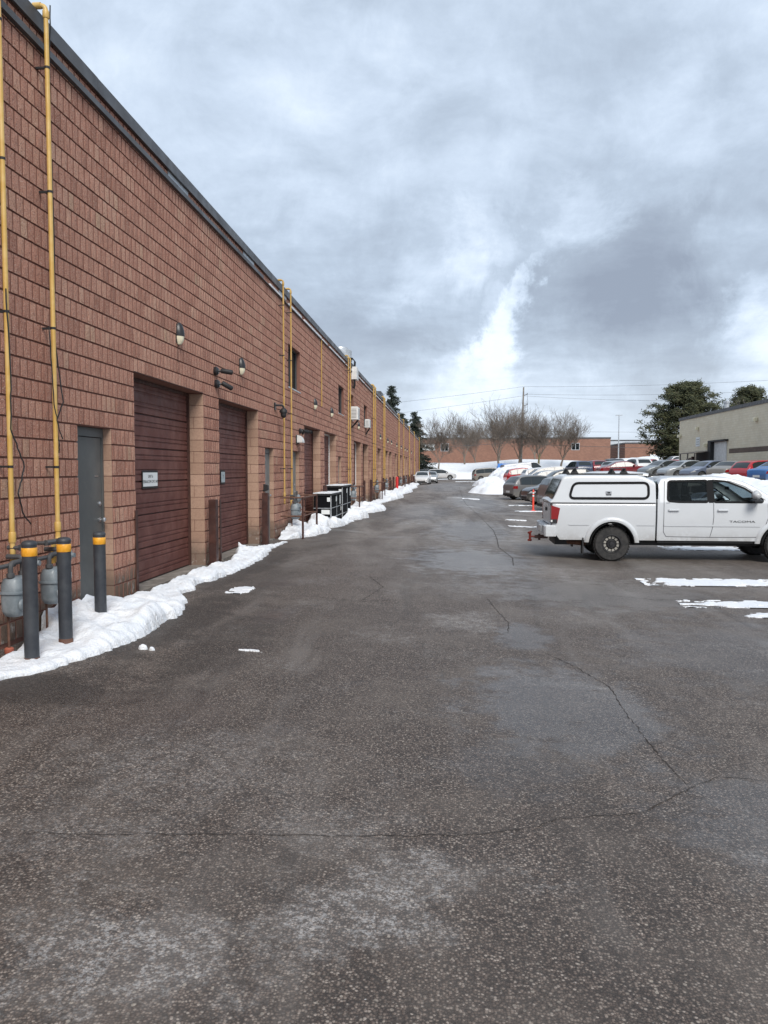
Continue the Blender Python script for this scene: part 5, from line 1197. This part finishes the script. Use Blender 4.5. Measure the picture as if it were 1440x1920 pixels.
# bumper, tailgate, lamps, underside
m = MB(); P = []
m.cbox(-.16, .04, -.93, .93, .56, .78, .03); TB(m, 'rear_bumper', M_galv, False)
for sg in (-1, 1):
    m = MB(); m.cbox(-.17, .085, min(sg * .66, sg * .945), max(sg * .66, sg * .945), .545, .80, .03); TB(m, 'bumper_corner', P_truck, False)
m = MB(); m.cbox(-.035, -.002, -.70, .70, .80, 1.27, .01); m.box(-.05, -.03, -.5, .5, 1.20, 1.27); TB(m, 'tailgate', P_truck, False)
m = MB(); m.box(-.055, -.036, -.11, .11, 1.08, 1.16); TB(m, 'tailgate_handle', M_black, False)
m = MB(); m.box(-.19, -.162, -.28, .28, .60, .74); TB(m, 'licence_plate', M_paper, False)
for sg in (-1, 1):
    l = link('tail_lamp', None, tk)
    m = MB(); y1 = .958; ya, yb = sorted((sg * .74, sg * y1)); m.add([(-.03, ya, .86), (.10, ya, .84), (.16, ya, 1.18), (-.03, ya, 1.24), (-.03, yb, .86), (.10, yb, .84), (.16, yb, 1.18), (-.03, yb, 1.24)], [(0, 1, 2, 3), (4, 7, 6, 5), (0, 4, 5, 1), (1, 5, 6, 2), (2, 6, 7, 3), (3, 7, 4, 0)]); m.build('red_lens', M_tail, l)
    m = MB(); ya, yb = sorted((sg * .80, sg * (y1 + .004))); m.box(-.034, .098, ya, yb, .845, .93); m.build('dark_lens', M_rimdark, l)
    m = MB(); ya, yb = sorted((sg * .83, sg * (y1 + .007))); m.box(-.037, -.005, ya, yb, .87, .915); m.build('reverse_lens', M_paper, l)
m = MB(); m.box(.1, 5.3, -.55, .55, .33, .56); m.box(2.3, 4.5, -.86, .86, .42, .50); m.tube([(.3, -.3, .42), (2.4, -.35, .36), (4.5, -.3, .40)], .05, 8); m.tube([(1.3, -.8, .385), (1.3, .8, .385)], .06, 10); m.tube([(4.87, -.8, .385), (4.87, .8, .385)], .05, 10); TB(m, 'chassis', M_black, False)
m = MB(); m.box(.66, .69, -.92, -.70, .16, .52); m.box(.66, .69, .70, .92, .16, .52); build_each(m, 'mud_flap', M_black, tk)
m = MB(); m.tube([(.3, -.45, .40), (.75, -.7, .38)], .06, 10); TB(m, 'exhaust', M_rust)
t_ = link('tow_hitch', None, tk); m = MB(); m.box(-.30, .0, -.04, .04, .42, .50); m.box(-.22, -.17, -.05, .05, .38, .53); m.build('hitch_bar', M_darkbrown, t_)
m = MB(); m.tube([(-.30, 0, .46), (-.44, 0, .46)], .02, 8); m.tube([(-.41, 0, .38), (-.41, 0, .56)], .028, 8); m.tube([(-.45, -.05, .55), (-.38, .05, .57)], .025, 8); m.tube([(-.45, -.05, .38), (-.38, .05, .37)], .025, 8); m.build('hitch_clevis', mat('dull_red', (.22, .03, .02), .6), t_)
for sg in (-1, 1):
    t_ = link('side_mirror', None, tk, (4.30, sg * 1.08, 1.36)); m = MB(); P = []
    for i in range(7):
        zt_ = i / 6; r_ = math.sin(math.pi * (.12 + .80 * zt_)) ; P.append([(.10 * r_ * math.cos(a_) * 1.0, .13 * r_ * math.sin(a_), .02 + .21 * zt_) for a_ in [2 * math.pi * k / 14 for k in range(15)]])
    m.grid(P); m.build('mirror_cap', P_truck, t_, smooth=True)
    m = MB(); m.cbox(-.10, .10, -.13, .13, -.03, .04, .03); m.box(-.03, .05, min(-sg * .05, -sg * .20), max(-sg * .05, -sg * .20), -.03, .02); m.build('mirror_base', M_blackgloss, t_)
for sg in (-1, 1):
    m = MB(); TR.side(m, 5.30, 5.72, .88, lambda x: min(1.06, TR.top(x) - .05), .008, 8, 3, (sg,)); TB(m, 'headlight', M_head)
m = MB(); m.box(5.74, 5.78, -.62, .62, .6, 1.02); TB(m, 'grille', M_black, False)
for tx, sz_, x, z in (('TACOMA', .075, 4.07, .90), ('SR5', .035, 2.50, 1.315 - .01)):
    me_ = text_mesh(tx, sz_, .002); me_.materials.append(M_flash if tx == 'TACOMA' else M_winframe); o = link('badge', me_, tk, (x, -(TR.w(x, z) + .006), z)); o.rotation_euler = (R(90), 0, 0); o.scale = (1.7 if tx == 'TACOMA' else 1.6, .8, 1)
# canopy on the bed (a thing that sits on the truck, bolted: part)
cp_ = link('bed_canopy', None, tk)
def cw(x, z): return .945 - (z - 1.31) * .19
CT = interp([(-.06, 1.31), (.02, 1.40), (.22, 1.86), (.27, 1.90), (.5, 1.915), (1.85, 1.915), (2.0, 1.88), (2.20, 1.79), (2.235, 1.74)])
m = MB(); rows = []
for x in [-.06, -.03, .02, .08, .14, .2, .22, .25, .30, .4, .5] + list(np.linspace(.6, 1.8, 8)) + [1.85, 1.92, 2.0, 2.1, 2.2, 2.235]:
    zt = CT(x) + .002; r_ = min(.06, (zt - 1.308) * .4); ze = zt - r_; o = [(cw(x, z), z) for z in np.linspace(1.308, ze, 8)]; we = o[-1][0]
    for k in range(1, 5): a = math.pi / 2 * k / 4; o.append((we - r_ * 1.5 * (1 - math.cos(a)), ze + r_ * math.sin(a)))
    yw = o[-1][0]
    for k in range(1, 5): y = yw * (1 - k / 4); o.append((y, zt + .025 * (1 - (y / yw) ** 2)))
    rows.append([(x, -y, z) for y, z in o] + [(x, y, z) for y, z in o[::-1][1:]])
m.grid(rows, flip=True); nm = len(rows[0]); m.f.append(tuple((len(rows) - 1) * nm + k for k in range(nm - 1, -1, -1))); m.m.append(0)
m.build('canopy_shell', P_truck, cp_, smooth=True, angle=35)
def cring(poly, wd, off, mt, name, sg, fill=False):
    m = MB(); c = Vector((sum(p[0] for p in poly) / len(poly), sum(p[1] for p in poly) / len(poly))); P = []
    pts = poly + [poly[0]]
    for i, p in enumerate(pts):
        a = Vector(poly[(i - 1) % len(poly)]); b_ = Vector(poly[(i + 1) % len(poly)]); t = (b_ - a).normalized(); n_ = Vector((-t.y, t.x)); q = Vector(p)
        if n_.dot(q - c) < 0: n_ = -n_
        P.append([(v.x, sg * (cw(v.x, v.y) + o_), v.y) for v, o_ in ((q - n_ * wd, .002), (q - n_ * wd, off), (q + n_ * wd, off), (q + n_ * wd, .0))])
    m.grid(P, flip=(sg > 0)); m.build(name, mt, cp_)
cwin = roundpoly([(.36, 1.40), (.46, 1.735), (2.08, 1.745), (2.08, 1.40)], .12, 6)
for sg in (-1, 1):
    cring(cwin, .027, .012, M_seal, 'canopy_window_seal', sg)
    m = MB(); cc_ = (1.22, 1.57); m.add([(cc_[0], sg * (cw(*cc_) + .004), cc_[1])] + [(x, sg * (cw(x, z) + .004), z) for x, z in cwin], [((0, i + 1, (i + 1) % len(cwin) + 1) if sg > 0 else (0, (i + 1) % len(cwin) + 1, i + 1)) for i in range(len(cwin))]); m.build('canopy_side_door', P_truck, cp_)
    m = MB(); y0 = cw(1.2, 1.5); ya, yb = sorted((sg * (y0 + .003), sg * (y0 + .02))); m.cbox(1.16, 1.28, ya, yb, 1.47, 1.56, .004); m.build('canopy_latch', M_steel, cp_)
    m = MB(); ya, yb = sorted((sg * (y0 + .02), sg * (y0 + .03))); m.box(1.17, 1.27, ya, yb, 1.475, 1.49); m.box(1.19, 1.25, ya, yb, 1.51, 1.54); m.build('canopy_latch_grip', M_rimdark, cp_)
    m = MB(); m.box(.33, 2.0, sg * .70 - .02, sg * .70 + .02, 1.92, 1.948); m.build('roof_rail', M_black, cp_)
    m = MB(); TR.side(m, .02, 2.23, 1.296, 1.306, .010, 8, 1, (sg,)); m.build('canopy_base_seal', mat('seal_grey', (.2, .2, .2), .6), cp_)
m = MB(); P = []
for x, z in ((.0, 1.37), (.20, 1.81)): P.append([(x - .012, y * (cw(x, z) - .07), z + .012) for y in np.linspace(-1, 1, 5)])
m.grid(P, flip=True); m.build('canopy_rear_glass', M_glasscar, cp_)
for x in (.50, 1.58):
    t_ = link('roof_rack', None, tk); m = MB(); m.cbox(x - .03, x + .03, -.80, .80, 2.045, 2.07, .008); m.build('crossbar', M_rimdark, t_)
    for sg in (-1, 1):
        m = MB(); m.add([(x - .09, sg * .70 - .035, 1.948), (x + .09, sg * .70 - .035, 1.948), (x + .03, sg * .70 - .03, 2.044), (x - .03, sg * .70 - .03, 2.044), (x - .09, sg * .70 + .035, 1.948), (x + .09, sg * .70 + .035, 1.948), (x + .03, sg * .70 + .03, 2.044), (x - .03, sg * .70 + .03, 2.044)], [(0, 1, 2, 3), (4, 7, 6, 5), (0, 4, 5, 1), (1, 5, 6, 2), (2, 6, 7, 3), (3, 7, 4, 0)]); m.build('rack_foot', M_black, t_)
m = MB(); m.add([(2.28, -.04, 1.87), (2.55, -.04, 1.905), (2.30, -.03, 1.95), (2.28, .04, 1.87), (2.55, .04, 1.905), (2.30, .03, 1.95)], [(0, 1, 2), (3, 5, 4), (0, 3, 4, 1), (1, 4, 5, 2), (2, 5, 3, 0)]); TB(m, 'shark_fin_antenna', M_black, False)

# marker post
t_ = thing('marker_post', 'slim red orange delineator post with white bands left of the pickup', 'marker post', (4.22, 38.2, terr(4.22, 38.2)))
m = MB(); m.lathe([(.14, 0), (.14, .03), (.05, .06), (.045, 1.02), (.03, 1.06), (0, 1.07)], (0, 0, 0), 'z', 16); m.build('post', M_redor, t_, smooth=True)
for z in (.72, .86):
    m = MB(); m.lathe([(.049, z), (.049, z + .075)], (0, 0, 0), 'z', 16); m.build('white_band', M_paper, t_)

# ------------------------------------------------------------------ far buildings
def b_bw(c1, c2, mort, bw=.4, bh=.2, uv='xz'):
    def f(t, b):
        p = pos(t); x, y, z = t.sep(p); br = t.add('ShaderNodeTexBrick'); t.put(br.inputs['Vector'], t.comb(x if uv == 'xz' else y, z, 0))
        br.inputs['Scale'].default_value = 1; br.inputs['Brick Width'].default_value = bw; br.inputs['Row Height'].default_value = bh; br.inputs['Mortar Size'].default_value = .008
        br.inputs['Color1'].default_value = (*c1, 1); br.inputs['Color2'].default_value = (*c2, 1); br.inputs['Mortar'].default_value = (*mort, 1)
        c = t.mix(t.maprange(t.noise(p, .5, 5, .6), .4, .7, 0, .35), br.outputs[0], tuple(v * .75 for v in c1)); t.put(b.inputs['Base Color'], c); b.inputs['Roughness'].default_value = .9
    return f
M_farbrick = mat('far_brick', build=b_bw((.22, .115, .082), (.275, .145, .10), (.13, .08, .06)))
M_beige = mat('beige_block', build=b_bw((.74, .65, .48), (.80, .72, .56), (.60, .52, .40), uv='yz'))
M_paleclad = mat('pale_cladding', build=dirty((.42, .45, .48), (.5, .53, .55), .3, .6))
def building(name, x0, x1, y0, y1, z0, z1, mt, label, cop=M_flash):
    t_ = thing(name, label, 'building', ((x0 + x1) / 2, (y0 + y1) / 2, z0)); cx, cy = (x0 + x1) / 2, (y0 + y1) / 2
    m = MB(); m.box(x0 - cx, x1 - cx, y0 - cy, y1 - cy, -1, z1 - z0); m.build('wall', mt, t_)
    m = MB(); m.box(x0 - cx - .08, x1 - cx + .08, y0 - cy - .08, y1 - cy + .08, z1 - z0 + .001, z1 - z0 + .3); m.build('roof_edge', cop, t_)
    return t_, cx, cy
fb, cx, cy = building('brick_building', -60, 34.3, 166, 200, 2.2, 8.3, M_farbrick, 'long low brown brick building across the road behind the bare trees')
for u0, u1, za, zb_ in ((-1.4, .3, 5.7, 7.4), (26.2, 27.9, 5.9, 7.4)):
    f_ = link('window', None, fb, (u0 - cx, 166 - cy - .06, za - 2.2)); wd, hh = u1 - u0, zb_ - za
    m = MB(); m.box(0, wd, 0, .06, 0, .1); m.box(0, wd, 0, .06, hh - .1, hh); m.box(0, .1, 0, .06, .1, hh - .1); m.box(wd - .1, wd, 0, .06, .1, hh - .1); m.box(wd / 2 - .05, wd / 2 + .05, 0, .06, .1, hh - .1); m.build('window_frame', M_winframe, f_)
    m = MB(); m.box(.1, wd - .1, .03, .055, .1, hh - .1); m.build('pane', M_glassdark, f_)
s_ = MB(); s_.box(-5.5 - cx, -2.6 - cx, -17.15, -17.02, 3.7, 5.0); s_.build('sign_board', M_paper, fb)
bb, cx, cy = building('beige_block_building', 24.4, 60, 20, 83.7, .5, 6.85, M_beige, 'beige concrete block building at the right edge')
m = MB(); m.box(24.4 - cx - .012, 24.4 - cx - .002, 20 - cy, 69.2 - cy, 2.65, 3.05); m.build('brown_stripe', mat('brown_block', build=b_bw((.14, .10, .08), (.18, .13, .10), (.09, .07, .06), uv='yz')), bb)
d_ = link('garage_door', None, bb, (24.4 - cx - .05, 69.4 - cy, 0)); m = MB(); m.box(-.02, .04, .3, 3.4, 0, 3.75); m.build('door_leaf', M_white, d_); m = MB(); m.box(-.35, .045, 3.41, 4.2, 0, 3.9); m.box(-.35, .045, .0, 3.4, 3.76, 3.9); m.build('door_seal', M_black, d_)
for (y_, z_) in ((77.6, 5.1), (63.3, 5.05), (75.0, 3.4), (83.2, 4.6)):
    l_ = MB(); l_.cbox(24.05, 24.39, y_ - .2, y_ + .2, z_ + .5, z_ + .8, .04); l_.build('wall_lamp', M_cream, label={77.6: 'small lamp high on the beige wall left of the white door', 63.3: 'small lamp high on the beige wall near the right edge', 75.0: 'low lamp on the beige wall just left of the white door', 83.2: 'lamp at the far left corner of the beige wall'}[y_], cat='lamp', group='lamps on the beige wall')
m = MB(); m.box(24.37, 24.385, 77.0, 78.2, 4.0, 4.9); m.build('wall_sign', M_paper, label='small white sign on the beige wall below the lamp', cat='sign')
m = MB()
for k in range(3): m.box(24.36, 24.384, 77.2, 78.0, 4.2 + k * .22, 4.24 + k * .22)
m.build('sign_print', M_letter, bpy.data.objects['wall_sign'])
m = MB(); m.lathe([(.25, 0), (.25, 1.3), (.33, 1.32), (.33, 1.5), (0, 1.6)], (27.5, 79, 7.0), 'z', 14); m.build('roof_vent', M_galv, label='silver vent pipe on the beige roof', cat='vent')
# canopy shed
t_ = thing('open_shed', 'low dark lean-to shed against the left end of the beige wall', 'shed', (23.6, 75.8, terr(23.6, 75.8)))
m = MB(); m.add([(-.8, -2.4, 1.95), (.76, -2.4, 2.15), (.76, 2.4, 2.15), (-.8, 2.4, 1.95), (-.8, -2.4, 2.03), (.76, -2.4, 2.23), (.76, 2.4, 2.23), (-.8, 2.4, 2.03)], [(3, 2, 1, 0), (4, 5, 6, 7), (0, 1, 5, 4), (1, 2, 6, 5), (2, 3, 7, 6), (3, 0, 4, 7)]); m.build('shed_roof', M_concrete, t_)
for y_ in (-2.3, 0, 2.3):
    m = MB(); m.box(-.75, -.65, y_ - .06, y_ + .06, -.3, 1.96); m.build('post', M_wood, t_)
m = MB(); m.box(.6, .7, -2.3, 2.3, -.3, 2.12); m.build('back_wall', M_black, t_)
m = MB(); r2 = random.Random(4)
for k in range(14):
    x, y_ = r2.uniform(-.5, .2), r2.uniform(-2.1, 1.7); a, b_, c = r2.uniform(.1, .4), r2.uniform(.2, .5), r2.uniform(.4, 1.7); m.cbox(x, x + a, y_, y_ + b_, 0, c, .02)
m.build('stored_goods', M_darkbrown, t_, kind='stuff')
building('brick_building', 40, 62, 178, 200, 2.0, 7.6, M_farbrick, 'small far brown building left of the big pine tree'); building('pale_building', 30, 140, 215, 240, 2.5, 9.6, M_paleclad, 'far pale grey flat roofed building behind the brown one')
building('white_building', 50, 80, 160, 172, 1.5, 4.2, M_white, 'small far white building at the foot of the big pine')
bx_ = [(45.5, 1.2), (48.6, 1.6), (53, 1.8)]
for k, (x, w2) in enumerate(bx_):
    m = MB(); m.box(x, x + w2, 177.9, 177.99, 2.4, 5.2); m.build('loading_door', M_white if k == 0 else M_darkbrown, label=('white', 'left dark', 'right dark')[k] + ' loading door on the small far brown building', cat='door')

# ------------------------------------------------------------------ trees
def bare_tree(x, y, h, seed, label, spread=1., mt=M_bark, z=None):
    r = random.Random(seed); z = terr(x, y) if z is None else z
    t_ = thing('bare_tree', label, 'tree', (x, y, z), group='bare trees before the brick building')
    tr, cr_ = MB(), MB(); cnt = [0]
    def grow(p, d_, L, rad, lev):
        if lev > 6 or rad < .004 or cnt[0] > 5200: return
        cnt[0] += 1; n = 4 if lev < 3 else 3; pts = [p]; q = p; dd_ = d_
        for k in range(n):
            dd_ = (dd_ + Vector((r.uniform(-.14, .14), r.uniform(-.14, .14), r.uniform(-.02, .13)))).normalized(); q = q + dd_ * (L / n); pts.append(q)
        rs = [max(.011, rad * (1 - .5 * k / n)) for k in range(n + 1)]
        (tr if lev == 0 else cr_).tube(pts, rs, 8 if lev == 0 else 5 if lev < 2 else 3, cap=False)
        nb = (5, 5, 4, 3, 3, 2, 0)[lev]
        for b_ in range(nb):
            k = r.randint(max(1, n // 2), n) if lev else r.randint(n - 1, n); bp = pts[k]; az = r.uniform(0, 2 * math.pi) if lev else 2 * math.pi * b_ / nb + r.uniform(-.4, .4)
            ti = r.uniform(.35, .85) * spread if lev < 2 else r.uniform(.3, .8); s_ = dd_.orthogonal().normalized(); s_.rotate(__import__('mathutils').Quaternion(dd_, az))
            nd = (dd_ * math.cos(ti) + s_ * math.sin(ti)); nd.z += .16; grow(bp, nd.normalized(), L * r.uniform(.62, .95), rs[k] * r.uniform(.5, .72), lev + 1)
    h *= 1.10; grow(Vector((0, 0, -.3)), Vector((r.uniform(-.05, .05), 0, 1)), h * .26, h * .020, 0)
    tr.build('trunk', mt, t_, smooth=True); cr_.build('crown', M_bark if mt is M_barkg else mt, t_)
for i, (x, y, h, sp, mt, lb) in enumerate([(-1.5, 126.5, 9.0, 1, M_bark, 'leftmost bare tree behind the white crossover'), (3.2, 142, 10.0, 1, M_bark, 'second bare tree from the left, short trunk in the snow'), (8.6, 128, 11.0, 1.15, M_bark, 'widest bare tree, rising behind the blue tarp'),
        (12.0, 133, 10.5, .9, M_bark, 'dense bare tree just left of the utility pole'), (15.2, 131, 10.0, 1, M_barkg, 'bare tree with mossy trunk just right of the utility pole'), (19.2, 133, 9.6, 1.1, M_bark, 'rightmost bare tree before the brick building'), (10.2, 150, 9.5, 1, M_bark, 'thin bare tree filling the gap left of the pole'), (16.6, 148, 9.0, 1.1, M_bark, 'thin bare tree standing back right of the pole'), (5.7, 150, 8.5, 1, M_bark, 'slim bare tree between the second and the widest one')]):
    bare_tree(x, y, h, 20 + i, lb, sp, mt)
def b_needle(c1, c2):
    def f(t, b):
        g_ = t.add('ShaderNodeNewGeometry'); t.put(b.inputs['Base Color'], t.mix(g_.outputs['Random Per Island'], c1, c2)); b.inputs['Roughness'].default_value = .8
    return f
M_pine = mat('pine_needles', build=b_needle((.022, .032, .014), (.085, .085, .035))); M_spruce = mat('spruce_needles', build=b_needle((.012, .022, .016), (.04, .05, .035)))
def conifer(x, y, z, h, rad, seed, label, mt, kind='spruce', group='evergreens'):
    r = random.Random(seed); t_ = thing('pine_tree' if kind == 'pine' else 'spruce_tree', label, 'tree', (x, y, z)); tk_, cr_, lm = MB(), MB(), MB()
    tk_.tube([(0, 0, -.5), (.1, 0, h * .4), (0, .1, h * .75), (0, 0, h * .98)], [h * .025, h * .018, h * .009, .02], 8); tk_.build('trunk', M_bark, t_, smooth=True)
    def tuft(p, s_, n):
        for k in range(n):
            c = p + Vector((r.gauss(0, s_), r.gauss(0, s_), r.gauss(0, s_ * .6))); a = Vector((r.uniform(-1, 1), r.uniform(-1, 1), r.uniform(-.5, .8))).normalized(); b_ = a.orthogonal().normalized() * r.uniform(.05, .09); a = a * r.uniform(.12, .26)
            cr_.add([c - a - b_, c - a + b_, c + a + b_ * .3, c + a - b_ * .3], [(0, 1, 2, 3)])
    if kind == 'spruce':
        nt = int(h * 2.4)
        for i in range(nt):
            f = (i + .5) / nt; zc = h * (.10 + .88 * f); L = rad * (1 - f) ** .8 * r.uniform(.75, 1.15) + .25; nb = 7 if f < .8 else 4
            for b_ in range(nb):
                az = r.uniform(0, 2 * math.pi); LL = L * r.uniform(.6, 1.1); tip = Vector((math.cos(az) * LL, math.sin(az) * LL, zc - LL * .18 + (.12 if f > .7 else 0)))
                lm.tube([(0, 0, zc), tip], [.04, .015], 3, cap=False); n = max(2, int(LL / .3))
                for k in range(n + 1): q = Vector((0, 0, zc)).lerp(tip, (k + .7) / (n + .8)); tuft(q + Vector((0, 0, -.05)), .17 + .05 * LL * (1 - k / (n + 1)), 9)
    else:
        for i in range(230):
            f = r.random() ** 1.1; zc = h * (.06 + .9 * f); az = r.uniform(0, 2 * math.pi); prof = math.sin(math.pi * min(1, .30 + .66 * f)) ** .7; LL = rad * prof * r.uniform(.45, 1.12)
            tip = Vector((math.cos(az) * LL, math.sin(az) * LL, min(h, zc + LL * .22))); lm.tube([(0, 0, zc), tip], [.07, .02], 4, cap=False)
            for k in range(6):
                q = Vector((0, 0, zc)).lerp(tip, .45 + .55 * k / 5) + Vector((r.gauss(0, .35), r.gauss(0, .35), r.gauss(0, .25))); tuft(q, .30, 30)
    lm.build('limb', M_bark, t_); cr_.build('crown', mt, t_)
conifer(33.9, 113.5, 1.4, 12.8, 5.6, 5, 'big dark pine left of the beige building', M_pine, 'pine'); conifer(44.4, 118, 1.4, 12.6, 4.2, 8, 'smaller pine whose top shows above the beige roof', M_pine, 'pine'); conifer(41.0, 116, 1.4, 9.4, 2.6, 9, 'low pine peeking over the left end of the beige roof', M_pine, 'pine')
bare_tree(41.5, 112, 9.5, 77, 'pale bare tree showing above the beige roof', .8, M_wood, 1.4)
conifer(-9.4, 131, 1.2, 15.0, 3.9, 3, 'tall spruce rising above the far roof of the brick building', M_spruce); conifer(-5.7, 135, 1.4, 10.6, 3.8, 6, 'shorter layered spruce at the far end of the brick building', M_spruce); conifer(-7.5, 130, 1.2, 10.2, 4.2, 13, 'dark spruce filling between the tall and the short spruce', M_spruce)

# ------------------------------------------------------------------ poles and wires
t_ = thing('utility_pole', 'tall grey wooden utility pole behind the bare trees', 'utility pole', (13.2, 137.5, terr(13.2, 137.5)))
zb0 = terr(13.2, 137.5); m = MB(); m.tube([(-.25, 0, -.5), (.12, 0, 16.2 - zb0)], [.2, .13], 12); m.build('pole', M_wood, t_, smooth=True)
for z in (14.7, 12.9, 11.6):
    m = MB(); m.tube([(0, 0, z - zb0), (.75, 0, z - zb0 + .25)], .045, 6); m.lathe([(.06, 0), (.09, .05), (.06, .1), (.09, .15), (.05, .2)], (.75, 0, z - zb0 + .25), 'z', 8); m.build('insulator_arm', M_wire, t_, smooth=True)
m = MB(); m.tube([(.75, 0, 15.2 - zb0), (.85, 0, 13.6 - zb0), (.8, 0, 12.0 - zb0)], .025, 5); m.build('jumper_wire', M_wire, t_)
def wire(a, b_, sag, r_, label):
    a, b_ = Vector(a), Vector(b_); P = [a.lerp(b_, k / 24) - Vector((0, 0, sag * 4 * (k / 24) * (1 - k / 24))) for k in range(25)]; m = MB(); m.tube(P, r_, 4, cap=False); m.build('power_line', M_wire, label=label, cat='power line', group='power lines')
wire((-60, 160, 12.6), (13.2, 137.5, 16.3), 1.0, .022, 'topmost power line running left from the utility pole'); wire((13.2, 137.5, 16.3), (80, 118, 17.2), 1.0, .022, 'topmost power line running right from the utility pole')
wire((-60, 160, 9.6), (13.2, 137.5, 14.7), 1.0, .022, 'second power line running left from the utility pole'); wire((13.2, 137.5, 15.0), (80, 118, 15.6), 1.2, .022, 'second power line running right from the utility pole')
wire((13.2, 137.5, 14.7), (80, 118, 13.6), 1.4, .02, 'third thin power line running right from the utility pole'); wire((13.2, 137.5, 8.6), (80, 118, 8.2), .6, .02, 'thin line crossing right above the brown building roof')
wire((-60, 160, 5.6), (13.2, 137.5, 6.6), .8, .045, 'thick cable sagging left across the brown building front'); wire((13.2, 137.5, 6.3), (80, 122, 5.3), .7, .045, 'thick cable sagging right across the brown building front')
t_ = thing('light_pole', 'slim grey light pole beyond the parked cars', 'light pole', (31.2, 144, terr(31.2, 144))); m = MB(); m.tube([(0, 0, -.3), (0, 0, 9.2)], [.13, .08], 10); m.build('pole', M_galv, t_, smooth=True); m = MB(); m.cbox(-.6, .6, -.15, .15, 9.2, 9.35, .03); m.build('lamp_head', M_galv, t_)
print('objects', len(bpy.data.objects), 'tris', sum(len(p.vertices) - 2 for me in bpy.data.meshes for p in me.polygons) if False else '')
